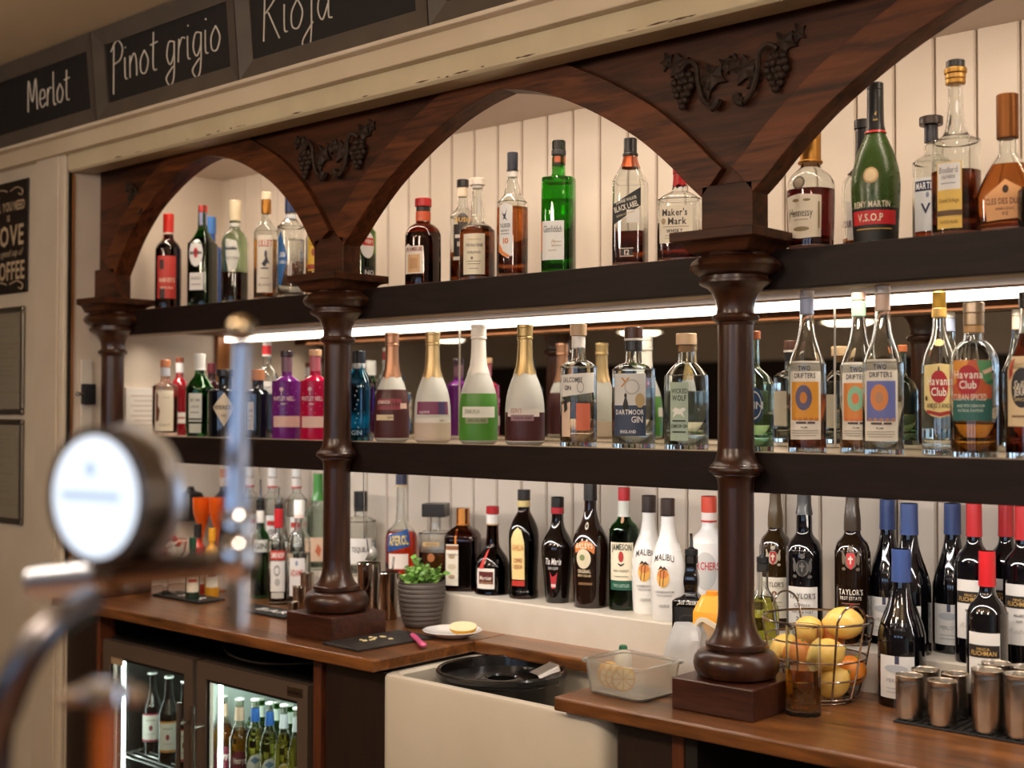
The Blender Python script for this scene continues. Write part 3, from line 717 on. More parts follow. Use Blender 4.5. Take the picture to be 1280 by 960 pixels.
bottle('blue_bottle', 'blue bottle half hidden behind the round-emblem vermouth', 262, 2.16, T, 272, 30, 'gin', None, [(.82, 1, 1.15, '#2f6fb8')], [('r', 0, .4, 1.2, .3, '#2d66b0'), '|', ('t', 0, .4, .04, 'GIN', '#dfe6f0')], body=paint('#1f4f96', .1, 0, .5), group=G1)
bottle('bitter_bottle', 'greenish bottle with tall cream cap and a low dark red liquid', 292, YF, T, 251.5, 33, 'round', glass('#cfe0c8'), [(.80, 1, 1.15, '#ddcfae'), (.74, .78, 1.02, '#d7d7d0')],
  [('p', [(-.75, .62), (.1, .60), (.35, .46), (.1, .33), (-.45, .30), (-.7, .42)], '#dfe2da'), '|', ('r', -.28, .555, .85, .09, '#222a33'), ('t', -.25, .555, .055, 'CAMPARI', '#f2f2f0', {'w': .8}), ('t', -.2, .43, .025, 'BITTER', '#888888')], .30, liqm('#4a0610'), group=G1)
bottle('aperitif_bottle', 'clear bottle of golden aperitif with a tall cream label and gold cap', 331, YF, T, 241, 30, 'wine', CLR, [(.93, 1, 1.12, '#e0d2b4'), (.80, .93, 1.08, 'mb8823e')],
  [('r', -.12, .33, 1.35, .52, '#ece5d6'), '|', ('t', -.05, .52, .06, 'LILLET', '#c0492e', {'w': 1.1}), ('p', [(-.35, .33), (-.1, .37), (.05, .42), (.12, .38), (.3, .33), (.1, .34), (-.1, .30)], '#3b3a44'), ('e', -.02, .42, .22, .07, '#55545e'), ('r', -.1, .29, .6, .012, '#3b3a44'), ('r', -.1, .20, .7, .008, '#a08a7a'), ('t', -.1, .14, .022, 'BLANC', '#a08a7a')], .56, liqm('#c87a22'), group=G1)
bottle('vodka_bottle', 'clear bottle with blue cap and blue diamond label beside the arch foot', 362, YF, T, 240, 34, 'vodka', CLR, [(.80, 1, 1.15, '#22345f'), (.74, .78, 1.0, '#dfe6ee')],
  [('p', [(-.78, .62), (-.2, .37), (-.78, .10), (-1.1, .15), (-1.1, .55)], '#2a68a8'), '|', ('t', -.62, .40, .045, 'Silla', '#e6eef5', {'s': .3, 'w': .5}), ('t', -.62, .33, .03, 'LUNCA', '#e6eef5', {'w': .5}), ]+[('e', .45+.3*math.cos(k*2.4), .12+.028*k, .07, .012, '#c9cfd0') for k in range(18)], .55, liqm('#f2f6f6'), group=G1)
bottle('tequila_bottle', 'golden tequila bottle with a yellow label behind the second arch foot', 398, YF, T, 250, 34, 'round', CLR, [(.85, 1, 1.2, '#caa23a')], [('r', -.3, .42, 1.3, .34, '#e2b73c'), '|', ('e', -.45, .44, .3, .08, '#a8552a'), ('t', -.3, .53, .04, 'Cuervo', '#4a2a10', {'w': .9}), ('r', -.3, .29, 1.3, .05, '#a0442a')], .35, liqm('#d08a28'), group=G1)
bottle('herbal_bottle', 'green bottle with a white roundel label right of the second arch foot', 449, 2.08, T, 250, 40, 'whisky', glass('#7fae4e'), [(.82, 1, 1.15, '#2d4d22')], [('e', .5, .50, 1.0, .28, '#ececea'), ('e', .5, .21, .8, .12, '#1b211d'), '|', ('r', .55, .535, .8, .08, '#c93a32'), ('t', .6, .535, .04, 'VERY', '#f4f0e8', {'w': .6}), ('t', .62, .21, .05, 'NO', '#e8e8e8')], .42, liqm('#16200c'), group=G1)
bottle('honey_liqueur_bottle', 'round-shouldered dark amber bottle with a red cap and orange neck band', 528, YF, T, 248.6, 45, 'round', glass('#a0522c'), [(.905, 1, 1.22, '#b3161c'), (.85, .905, 1.02, '#140c0a'), (.735, .85, 1.04, '#c8542a')],
  [('p', [(-1.25, .44), (-.95, .47), (-.7, .44), (.0, .44), (.0, .13), (-1.25, .13)], '#e9ddcf'), '|', ('t', -.6, .405, .045, 'DRAMBUIE', '#7a2a22', {'w': 1.1}), ('r', -.55, .245, .75, .20, '#cfa77a'), ('r', -.55, .245, .5, .12, '#bd9163')], .60, liqm('#2b0a05'), group=G1)
bottle('irish_whiskey_bottle', 'whiskey bottle with black stopper half hidden behind the cream-label malt', 577.5, 2.17, T, 225, 32, 'whisky', CLR, [(.93, 1, 1.3, '#17120f'), (.84, .93, 1.05, '#d9c7ae')],
  [('r', 0, .42, 1.5, .32, '#241c1a'), '|', ('e', 0, .62, .9, .13, '#3a302b'), ('t', 0, .62, .04, 'BUSH', '#d0a85a'), ('r', 0, .47, 1.2, .03, '#cfc8bf'), ('t', 0, .40, .04, 'BLACK', '#e2dccf', {'w': .8}), ('r', 0, .27, 1.5, .03, '#cfc8bf')], .33, liqm('#8a3a12'), group=G1)
bottle('malt_whisky_bottle', 'single malt bottle with bulging neck, cream cap and big cream label', 596, YF, T, 223.4, 44, 'balv', CLR, [(.93, 1, 1.45, '#eadfd0'), (.90, .93, 1.1, '#f2ece2')],
  [('r', -.22, .25, 1.3, .39, '#e9e2cb'), '|', ('t', -.2, .335, .028, 'THE BALVENIE', '#6d6250', {'w': 1.0}), ('t', -.2, .265, .022, 'DOUBLEWOOD', '#6d6250', {'w': .75}), ('e', -.3, .21, .14, .03, '#8a7d66'), ('r', -.2, .18, .8, .006, '#8a7d66'), ('r', -.2, .155, .7, .006, '#8a7d66'), ('r', -.2, .11, .5, .006, '#8a7d66'), ('e', -.2, .39, .9, .012, '#cfc3a0')], .53, liqm('#7d2d0a'), group=G1)
bottle('island_whisky_bottle', 'amber whisky bottle with navy cap and white label with an orange ten', 640, YF, T, 191, 39, 'talisker', CLR, [(.86, 1, 1.12, '#1d2436'), (.85, .86, 1.2, '#10131c'), (.80, .85, 1.02, '#e8e4dc')],
  [('p', [(-.95, .56), (-.5, .585), (.0, .56), (.0, .17), (-.35, .15), (-.95, .20)], '#eef0f0'), '|', ('p', [(-.75, .52), (-.62, .49), (-.45, .50), (-.35, .54), (-.45, .47), (-.3, .44), (-.5, .46), (-.62, .45), (-.58, .475)], '#27334f'), ('t', -.5, .405, .032, 'TALISKER', '#5d6068', {'w': .75}), ('t', -.5, .365, .016, 'SINGLE MALT', '#5d6068', {'w': .6}), ('r', -.5, .34, .6, .006, '#7d8088'), ('t', -.42, .285, .042, '10', '#d9772e'), ('p', [(-.95, .27), (-.8, .25), (-.6, .2), (-.3, .18), (-.1, .16), (-.4, .155), (-.95, .2)], '#e08a4a')], .56, liqm('#a34713'), group=G1)
bottle('highland_whisky_bottle', 'green three-sided whisky bottle with black cap and white label', 698, YF, T, 176.4, 42, 'glenf', glass('#55c446'), [(.93, 1, 1.12, '#141414'), (.89, .93, 1.2, '#2a2a2a'), (.81, .89, 1.05, '#191614'), (.83, .88, 1.09, '#c05a30')],
  [('r', -.15, .24, 1.4, .29, '#eceeec'), ('r', -.9, .27, .14, .22, '#d0783a'), '|', ('t', -.15, .325, .05, 'Glenfiddich', '#3e4b44', {'w': 1.15, 'b': False}), ('e', -.1, .22, .2, .05, '#c9a46a'), ('e', -.1, .22, .16, .04, '#eceeec'), ('r', .1, .23, .6, .005, '#b9a47c'), ('r', .1, .20, .6, .005, '#b9a47c'), ('r', -.15, .165, .5, .005, '#b9a47c')], .55, liqm('#9ab83e'), e=3.4, group=G1)
bottle('blended_whisky_bottle', 'tall square whisky bottle with a slanted black label', 788, YF, T, 173.4, 42, 'walker', CLR, [(.885, 1, 1.2, '#151414'), (.86, .885, 1.28, '#222020'), (.77, .86, 1.02, '#d06a3a', 'follow')],
  [('p', [(-.92, .47), (.82, .60), (.82, .46), (-.92, .31)], '#1b1a1c'), ('r', .35, .38, .75, .10, '#e6e2da'), '|', ('t', -.05, .505, .024, 'JOHNNIE WALKER', '#d9d2c2', {'w': 1.3, 'rot': .27}), ('t', -.05, .455, .042, 'BLACK LABEL', '#e8e2d2', {'w': 1.5, 'rot': .27}), ('t', -.05, .40, .015, 'BLENDED SCOTCH WHISKY', '#bcae90', {'w': 1.2, 'rot': .27}), ('r', 0, .105, .7, .05, '#241a16'), ('t', 0, .105, .04, '12', '#f0e8da'), ('r', 0, .135, .8, .006, '#d8c8b0'), ('r', 0, .075, .8, .006, '#d8c8b0')], .27, liqm('#8a2c08'), e=5, group=G1)
bottle('bourbon_bottle', 'squat bourbon bottle with red wax drips and cream label beside the capital', 850, YF, T, 200, 52, 'maker', CLR, [(.86, 1, 1.12, '#a3171c'), (.76, .88, 1, '#b11d22', 'drip')],
  [('r', -.05, .36, 1.55, .36, '#e9dfc8'), '|', ('t', -.1, .475, .065, "Maker's", '#33261c', {'w': 1.15}), ('t', .02, .39, .065, 'Mark', '#33261c', {'w': .85}), ('e', -.62, .39, .2, .06, '#b09a78'), ('r', -.05, .335, 1.2, .006, '#9a8664'), ('t', -.1, .295, .035, 'WHISKY', '#33261c', {'w': .75}), ('r', -.1, .25, .9, .005, '#9a8664'), ('r', -.1, .225, .9, .005, '#9a8664')], .22, liqm('#7a1708'), e=3.6, sy=.7, group=G1)
bottle('cognac_bottle', 'dark red cognac bottle with gold cap and ornate cream label', 1014, YF, T, 150, 60, 'henn', CLR, [(.68, 1, 1.25, 'm#c08a44'), (.665, .685, 1.45, 'm#b07a38')],
  [('p', [(-1.15, .40), (-.5, .415), (.45, .40), (.45, .09), (-.5, .08), (-1.15, .10)], '#e6dac2'), ('e', -.5, .50, .55, .10, '#5e5348'), '|', ('e', -.5, .50, .4, .075, '#9c8c74'), ('t', -.42, .275, .062, 'Hennessy', '#3a2c22', {'w': 1.0, 'b': False}), ('e', -.62, .365, .3, .025, '#8d7a52'), ('e', -.15, .365, .3, .02, '#8d7a52'), ('e', -.4, .15, .7, .035, '#8d7a52'), ('r', .33, .25, .06, .2, '#8d7a52'), ('r', -.4, .22, .6, .005, '#8d7a52'), ('e', -.95, .25, .05, .1, '#8d7a52')], .46, liqm('#3d0607'), group=G1)
bottle('stoppered_cognac_bottle', 'clear cognac bottle with black neck behind the green frosted one', 1080, 2.18, T, 150, 52, 'henn', CLR, [(.93, 1, 1.35, '#191717'), (.60, .93, 1.08, '#141213', 'follow')], [('r', -.1, .24, 1.5, .28, '#e7e0d8'), '|', ('t', -.45, .22, .05, 'COURVOISIER', '#6d4a4e', {'w': 1.4})], .12, liqm('#c8772c'), group=G1)
bottle('frosted_cognac_bottle', 'green frosted cognac bottle with gold medallion and red band label', 1096, YF, T, 104, 60, 'remy', None, [(.955, 1, 1.12, '#141414'), (.70, .955, 1.08, '#171616', 'follow'), (.688, .70, 1.1, '#c02023', 'follow')],
  [('r', -.1, .115, 2.6, .20, '#131312'), ('r', -.1, .155, 2.1, .085, '#c8242a'), ('e', -.2, .41, .62, .10, '#c9a878'), '|', ('t', -.2, .235, .036, 'REMY MARTIN', '#e8dcc0', {'w': 1.6}), ('t', -.25, .155, .045, 'V.S.O.P', '#f0e4c8', {'w': 1.1}), ('e', -.2, .41, .46, .074, '#e3cda0'), ('r', -.1, .085, 1.6, .006, '#c9a24e'), ('p', [(-.15, .80), (.05, .79), (.15, .82), (.05, .81)], '#c9a24e'), ('t', 0, .765, .012, 'REMY MARTIN', '#c9a24e', {'w': .5})], body=glass('#3c5620', .28, .35), group=G1)
bottle('vs_cognac_bottle', 'clear cognac bottle with a dark round stopper and a white navy-banded label', 1166, 2.17, T, 146, 46, 'gin', CLR, [(.935, 1, 1.75, '#2a1a14'), (.80, .935, 1.0, '#1a1a26')],
  [('r', -.2, .32, 1.6, .40, '#e4e6e8'), '|', ('r', -.2, .46, 1.5, .075, '#1b2a4c'), ('t', -.25, .46, .05, 'MARTELL', '#f0f0f2', {'w': 1.2}), ('t', -.1, .29, .075, 'VS', '#26304c'), ('e', -.2, .39, .16, .04, '#8a94a8')], .12, liqm('#9a3410'), group=G1)
bottle('calvados_bottle', 'tall-necked calvados bottle with gold ringed stopper and yellow label', 1197, YF, T, 75.6, 59, 'boul', CLR, [(.955, 1, 1.28, '#1c1b1c'), (.925, .955, 1.55, 'm#b58a48'), (.895, .925, 1.4, 'm#c39a58'), (.865, .895, 1.35, 'm#b58a48')],
  [('r', -.3, .225, 1.05, .37, '#e2bd5c'), ('r', -.3, .33, .95, .15, '#e6e5e2'), ('e', .15, .73, .36, .075, '#eceae6'), '|', ('t', -.32, .365, .034, 'Boulard', '#5a5e6a', {'w': .75, 'b': False}), ('t', -.32, .325, .018, 'CALVADOS', '#5a5e6a', {'w': .55}), ('r', -.32, .29, .6, .005, '#8a8e98'), ('r', -.3, .125, 1.05, .03, '#5e4322'), ('t', -.3, .195, .022, 'Grand Solage', '#8a6a22', {'w': .8}), ('t', -.3, .075, .018, 'PAYS D AUGE', '#8a6a22', {'w': .7})], .37, liqm('#5e1a06'), group=G1)
bottle('armagnac_flask', 'broad triangular armagnac flask with bronze cap and orange label', 1262, YF, T, 118, 74, 'cles', CLR, [(.68, 1, 1.35, 'm#7d4f2c')],
  [('p', [(-.78, .26), (-.1, .38), (.55, .30), (.6, .10), (-.75, .08)], '#e0a66c'), '|', ('t', -.12, .22, .042, 'CLES DES DUCS', '#6d3418', {'w': 1.25}), ('e', -.08, .305, .2, .06, '#3c2416'), ('t', -.1, .165, .018, 'ARMAGNAC', '#6d3418', {'w': .6}), ('t', -.1, .13, .025, 'VS', '#6d3418')], .50, liqm('#b8561a'), sy=.5, group=G1)
bottle('dark_rum_flask', 'black bottle cut by the right edge of the top shelf', 1304, 2.05, T, 205, 56, 'round', None, [(.85, 1, 1.1, '#111111')], [('r', 0, .3, 1.3, .2, '#2a2622'), '|', ('t', 0, .3, .05, 'XO', '#c8a45a')], body=paint('#0d0a0a', .08, 0, .5), group=G1)

# ================================================================= middle shelf
M = ZM+.001; G2 = 'bottles on the middle shelf'
o = MB().box(-.011, .011, -.072, .072, 0, .14)
for k in range(7):
    a, b, z_ = -.055+.01*(k % 2), .045-.012*(k % 3), .025+.015*k
    o.add([(.0114, a, z_), (.0114, b, z_), (.0114, b, z_+.003), (.0114, a, z_+.003)], [(0, 1, 2, 3)], 1)
tag(o.build('gift_carton', [paint('#e8e4de', .6), paint('#c4b0a8', .7)], None, (XL+.013, 2.105, M), bevel=.001), 'slim white printed carton against the left cheek on the middle shelf', 'box')
bottle('small_batch_bottle', 'short red-brown bottle with a copper top and tall cream label, first on the middle shelf', 206, YF, M, 450, 31, 'gin', glass('#f0d8cc'), [(.90, 1, 1.12, '#b5714a'), (.78, .90, 1.05, '#b9bcc6')], [('r', -.1, .36, 1.55, .60, '#dfd6c3'), '|', ('p', [(-.75, .60), (-.55, .52), (-.6, .40), (-.4, .34), (-.5, .20), (-.75, .18)], '#6a3420'), ('t', 0, .14, .03, 'EAST', '#8a8272', {'w': .8}), ('r', .1, .5, .5, .006, '#a59c8a')], .66, liqm('#8a2a1a'), group=G2, back=(.33, .34))
bottle('red_liqueur_bottle', 'slim red bottle with brown cap tucked behind the cream-label bottle', 224, 2.14, M, 447, 24, 'wine', None, [(.93, 1, 1.2, '#7a4026'), (.80, .93, 1.1, '#dcdde2')], [('r', .2, .22, 1.0, .14, '#e8e4de'), '|', ('r', .2, .22, .7, .02, '#aa4444')], body=paint('#86121e', .08, 0, .5), group=G2)
bottle('green_gin_bottle', 'green gin bottle with silver cap and pale rectangular labels', 249, YF, M, 442.5, 34, [(0, .9), (.01, .95), (.1, .95), (.12, 1), (.55, 1), (.6, .97), (.66, .75), (.72, .46), (.76, .36), (.8, .34), (1, .33)], glass('#2f9440'), [(.81, 1, 1.22, '#d6d8d6'), (.80, .82, 1.3, '#eceeec')],
  [('r', -.35, .35, 1.0, .34, '#d9ded6'), ('r', -.35, .10, .95, .11, '#c9cfc6'), '|', ('t', -.35, .44, .035, 'DRY GIN', '#44524a', {'w': .7}), ('t', -.35, .36, .025, 'LONDON', '#66746c', {'w': .6}), ('r', -.35, .29, .6, .01, '#66746c'), ('r', -.35, .21, .95, .02, '#24342a')], .6, liqm('#e8f4e8'), group=G2, back=(.33, .34))
bottle('maroon_cap_bottle', 'bottle with a maroon cap behind the green gin', 264, 2.15, M, 454, 26, 'whisky', None, [(.86, 1, 1.15, '#5a1820')], [('r', 0, .2, 1.2, .12, '#5fae3a'), '|', ('r', 0, .2, .8, .02, '#e8efe0')], body=paint('#2a1014', .1, 0, .5), group=G2)
bottle('apothecary_gin_bottle', 'black apothecary gin bottle with a cream diamond label', 281, YF, M, 462, 42, [(0, .95), (.01, 1), (.60, 1), (.68, .99), (.70, .9), (.715, .5), (.74, .42), (.90, .42), (.92, .5), (1, .5)], None, [(.90, 1, 1.05, '#15151c')], [('p', [(-.75, .44), (-.05, .66), (.62, .42), (-.05, .16)], '#d9cdb8'), '|', ('t', -.08, .44, .06, "HENDRICK'S", '#3c3630', {'w': 1.15}), ('t', -.08, .32, .03, 'GIN', '#6a6256')], body=paint('#0c0f17', .07, 0, .7), group=G2)
bottle('navy_gin_bottle', 'squat black bottle with a grey panel label left of the purple gin', 322, YF, M, 462, 36, [(0, .95), (.01, 1), (.58, 1), (.64, .95), (.69, .75), (.72, .48), (.75, .4), (1, .38)], None, [(.84, 1, 1.25, '#b87a52')], [('r', -.55, .32, .5, .4, '#c9c4bd'), '|', ('t', -.55, .40, .04, 'GIN', '#444444', {'w': .35}), ('r', -.55, .32, .35, .01, '#777777'), ('r', -.55, .26, .35, .01, '#777777')], body=paint('#0f131d', .06, 0, .7), group=G2)
bottle('red_cap_spirit_bottle', 'clear bottle with a red and white cap behind the purple gin', 333, 2.16, M, 427, 28, 'wine', CLR, [(.955, 1, 1.1, '#e8e4e0'), (.86, .955, 1.12, '#c02a30'), (.845, .86, 1.15, '#e8e4e0')], [('r', -.1, .50, 1.5, .16, '#e6e4e2'), '|', ('t', -.1, .5, .05, 'FINEST', '#556677', {'w': .9})], .25, liqm('#c06a3a'), group=G2, back=(.33, .34))
for nm, lb, cx_, tp, wd, cbody, ccap in (('purple_gin_bottle', 'purple gin bottle with dark cap and pale band, left of the second column', 358, 438.7, 37, '#5a1d68', '#2a1824'), ('crimson_gin_bottle', 'crimson gin bottle with light wooden cap against the second column', 393.5, 437.5, 37, '#a00f38', '#c9a07a')):
    bottle(nm, lb, cx_, YF, M, tp, wd, 'whitley', None, [(.93, 1, 1.3, ccap), (.76, .93, 1.06, '#6a4a5a' if 'pur' in nm else '#b05a6a')], [('r', 0, .195, 2.0, .125, '#d8b8b0'), '|', ('t', -.25, .455, .048, 'WHITLEY NEILL', '#e6cdd4', {'w': 1.5}), ('e', -.35, .56, .26, .045, '#d9b6c4'), ('r', -.35, .52, .05, .06, '#d9b6c4'), ('t', -.25, .395, .022, 'GIN', '#e6cdd4')]+[('e', (-.8+.27*k) % 1.6-.8, .30+.035*((k*5) % 9), .03, .008, '#e0c4cc') for k in range(16)], body=glass('#7a2a8a' if 'pur' in nm else '#c4164a', .12, .35), group=G2)
bottle('blue_gin_bottle', 'turquoise blue gin bottle right of the second column', 448, YF, M, 438.7, 38, 'sapph', glass('#5cb4d6'), [(.86, 1, 1.2, '#1d2433'), (.80, .86, 1.12, '#c8d2da')], ['|']+[('e', .15+.12*math.sin(k*2.1), .10+.05*k, .10, .02, '#cfeaf2') for k in range(11)]+[('t', .15, .09, .05, 'GIN', '#cfeaf2')], .68, liqm('#4fb6dc'), e=4, group=G2, back=(.33, .34))
FROST = glass('#eef0ec', .42, .45)
def frosted(cx_, tp, wd, cap, seal, fillc, fill, bands, label, name='frosted_gin_bottle'):
    P = SHAPES['bell']
    return bottle(name, label, cx_, YF, M, tp, wd, 'bell', None, [(.90, .985, 1.1, cap), (.97, 1, 1.15, cap), (.875, .90, 1.2, cap), (.60, .89, 1, seal, 'drip')], bands, body=FROST, group=G2,
        parts=[lambda root, H, r, Pf: MB().lathe([(prof_at(Pf, fill*j/14)*r+.0002, fill*H*j/14) for j in range(15)], 36, cap1=False).build('liquid_seen_through', glass(fillc, .4, .12), root)])
frosted(489.5, 416, 44, 'm#b58a70', 'm#b58a70', '#4a1f22', .475, [('r', -.15, .34, 1.5, .10, '#8e3c4a'), ('r', .75, .325, .5, .05, '#d2b0a4'), ('r', -.45, .22, 1.1, .05, '#d9c9a8'), '|', ('t', -.5, .36, .03, "EDINBURGH", '#e8ccc4', {'w': .8}), ('t', -.1, .22, .022, 'GIN', '#7a5a44')], 'frosted bell-shaped bottle with copper seal and dark plum liqueur')
frosted(540.5, 415, 46, 'm#c4ab7c', 'm#c8b084', '#d3c2b2', .18, [('r', 0, .31, 2.0, .115, '#7c3a5e'), ('r', .55, .31, .45, .115, '#4a3a6a'), ('r', 0, .20, 1.9, .045, '#e2dcd6'), '|', ('t', -.45, .275, .02, 'LIQUEUR', '#f0dce4', {'w': .6}), ('t', .5, .20, .018, 'GIN', '#8a7a7a')], 'frosted bell-shaped bottle with gold seal and purple band label')
frosted(598, 406, 49, '#ece8e0', '#ece9e2', '#4e8f34', .42, [('r', 0, .265, 1.9, .09, '#e4e6dc'), ('r', -.1, .195, 1.2, .05, '#8f9a78'), '|', ('t', -.35, .27, .035, 'EDINBURGH', '#a8b09a', {'w': .8}), ('t', -.1, .195, .018, 'APPLE AND SPICE', '#4a5a3a', {'w': .9})], 'frosted bell-shaped bottle with white seal and green liqueur')
frosted(656, 406, 50, 'm#b8a070', 'm#c0a878', '#4a2026', .27, [('r', -.1, .265, 1.8, .06, '#ddd6d2'), ('r', -.15, .225, 1.2, .05, '#9a7a84'), '|', ('t', -.45, .285, .04, "EDIN'S", '#b89a94', {'w': .6}), ('t', -.1, .225, .018, 'RHUBARB GINGER', '#5a3a44', {'w': .9})], 'frosted bell-shaped bottle with gold seal and a low maroon liqueur')
bottle('coastal_gin_bottle', 'clear round gin bottle with wrapped white label and amber showing below', 723, YF, M, 405, 46, 'gin', CLR, [(.90, 1, 1.25, '#b99a7a'), (.80, .90, 1.02, '#e4e2de')],
  [('p', [(-1.05, .58), (.95, .60), (.95, .44), (-1.05, .40)], '#e9e7e2'), ('p', [(-1.05, .34), (-.45, .36), (-.45, .08), (-1.05, .08)], '#e2c7b0'), '|', ('t', -.35, .54, .04, 'SALCOMBE', '#4a4a48', {'w': 1.1}), ('t', -.6, .475, .035, 'GIN', '#4a4a48', {'w': .4}), ('e', .1, .48, .36, .09, '#8d8b86'), ('e', .1, .48, .31, .077, '#e9e7e2'), ('p', [(-.85, .36), (-.65, .40), (-.6, .30), (-.8, .27)], '#2d2c2c'), ('r', .25, .24, .75, .22, '#d9745a')], .36, liqm('#f0c9a4'), group=G2, back=(.33, .34))
bottle('stag_gin_bottle', 'clear gin bottle with dark stopper and blue-grey stag label', 792, YF, M, 409, 54, 'gin', CLR, [(.905, 1, 1.2, '#4a2c22'), (.885, .905, 1.22, '#d8d4d0'), (.80, .885, 1.1, '#242428')],
  [('r', -.22, .355, 1.6, .51, '#d8dad8'), ('r', -.22, .225, 1.6, .25, '#3d4a66'), '|', ('t', -.38, .54, .075, 'X', '#c08a4a'), ('e', -.08, .50, .7, .13, '#b8bab8'), ('e', -.08, .50, .55, .10, '#d8dad8'), ('p', [(-.48, .30), (-.48, .36), (-.4, .41), (-.33, .42), (-.24, .36), (-.24, .30)], '#23201f'), ('e', -.36, .43, .12, .04, '#23201f'), ('e', .28, .39, .42, .12, '#bda77c'), ('t', -.2, .295, .04, 'DARTMOOR', '#eceef2', {'w': 1.3}), ('t', .15, .235, .05, 'GIN', '#eceef2', {'w': .5}), ('t', -.25, .135, .025, 'ENGLAND', '#eceef2', {'w': .7})], .58, liqm('#f4f8f6'), group=G2, back=(.33, .34))
bottle('wolf_gin_bottle', 'clear gin bottle with wooden cork and pale green panel label beside the third column', 858, YF, M, 417, 55, [(0, .95), (.01, 1), (.58, 1), (.64, .93), (.70, .70), (.745, .46), (.77, .38), (1, .36)], CLR, [(.90, 1, 1.3, '#d2b48e'), (.84, .90, .9, '#b98f60')],
  [('r', -.35, .325, .85, .50, '#a9bfae'), '|', ('t', -.33, .50, .04, 'WICKED', '#2e3a36', {'w': .75}), ('t', -.33, .44, .045, 'WOLF', '#2e3a36', {'w': .65}), ('p', [(-.66, .33), (-.5, .36), (-.3, .345), (-.12, .36), (-.02, .34), (-.15, .32), (-.08, .27), (-.25, .30), (-.45, .30), (-.62, .27), (-.55, .32)], '#eef2ec'), ('t', -.33, .20, .03, 'EXMOOR GIN', '#2e3a36', {'w': .75}), ('r', -.33, .245, .6, .012, '#2e3a36'), ('r', -.33, .15, .6, .012, '#2e3a36')], .50, liqm('#eaf6f2'), group=G2, back=(.33, .34))
bottle('oval_label_gin_bottle', 'pale green gin bottle with blue oval label half behind the third column', 944, YF, M, 414, 46, [(0, .95), (.01, 1), (.50, 1), (.56, .97), (.62, .80), (.67, .45), (.70, .28), (.8, .24), (1, .23)], glass('#dff0e2'), [(.93, 1, 1.3, '#b8683e')], [('e', -.1, .38, 1.1, .30, '#1c4a80'), '|', ('e', -.1, .38, .9, .24, '#e6eef0'), ('e', -.1, .38, .8, .21, '#1c4a80'), ('t', -.05, .38, .06, 'GIN', '#eef2f2')], .30, liqm('#c6ecc8'), group=G2, back=(.33, .34))
def drifters(cx_, tp, y, wd, bgc, disc, sun, liq_, fill, label, capc):
    bottle('rum_bottle', label, cx_, y, M, tp, wd, 'rum', CLR, [(.95, 1, 1.05, capc[0]), (.85, .95, 1.02, capc[1])],
      [('r', -.12, .32, 1.75, .48, '#ece7db'), '|', ('t', -.15, .515, .03, 'TWO', '#34363c', {'w': .62}), ('t', -.12, .47, .03, 'DRIFTERS', '#34363c', {'w': 1.1}), ('r', -.12, .315, 1.45, .235, bgc), ('e', -.18, .335, .85, .155, disc), ('e', -.18, .335, .36, .07, sun)]+[('e', -.62+.27*k, .205, .22, .02, sun) for k in range(5)]+[('r', -.3, .183, .5, .012, '#4a3a3a'), ('r', .2, .183, .35, .012, '#4a3a3a'), ('t', -.15, .155, .012, 'RUM', '#6a665e'), ('r', -.12, .135, 1.3, .004, '#9a968c'), ('r', -.12, .12, 1.3, .004, '#9a968c'), ('r', -.12, .105, 1.1, .004, '#9a968c')], fill, liq_, group=G2)
drifters(1009, 363, YF, 47, '#dd9a34', '#5a5678', '#c87f2c', liqm('#a8431a'), .36, 'rum bottle with white cap and orange sun label, right of the third column', ('#ece6e2', '#a9b4d6'))
drifters(1074, 366, 2.12, 47, '#dc8a44', '#8fc4a0', '#d97a4a', liqm('#d2935a'), .15, 'rum bottle with pink cap and green sun label, behind the blue one', ('#d8a894', '#a9d0b4'))
drifters(1104, 357.4, YF-.005, 50, '#6a74b8', '#d98a4a', '#b98a6a', liqm('#f6f8f6'), .10, 'rum bottle with white cap and blue sun label', ('#ece6de', '#e0c4b4'))
bottle('white_rum_bottle', 'clear rum bottle with gold cap, cream label and red disc', 1175, 2.105, M, 364.7, 44, 'havana', CLR, [(.90, 1, 1.1, 'm#b08a3a'), (.84, .90, 1.14, '#c8a050')],
  [('p', [(-.95, .545), (0, .555), (.95, .545), (.95, .28), (.5, .24), (0, .225), (-.5, .24), (-.95, .28)], '#e8d594'), ('e', -.05, .685, .95, .045, '#d8c288'), '|', ('e', -.05, .415, 1.0, .20, '#b01f2a'), ('t', -.05, .45, .05, 'Havana', '#f4ece0', {'w': 1.25}), ('t', -.05, .385, .05, 'Club', '#f4ece0', {'w': .8}), ('p', [(-.1, .52), (-.05, .545), (0, .52), (-.05, .505)], '#3c2e28'), ('t', -.05, .30, .028, 'ANEJO 3 ANOS', '#3a2c1c', {'w': 1.3}), ('p', [(-.7, .275), (0, .255), (.7, .275), (.7, .255), (0, .235), (-.7, .255)], '#a32a2a'), ('e', -.72, .345, .16, .03, '#6a5230'), ('e', .62, .345, .16, .03, '#6a5230')], .55, liqm('#f8f8f2'), group=G2, back=(.33, .34))
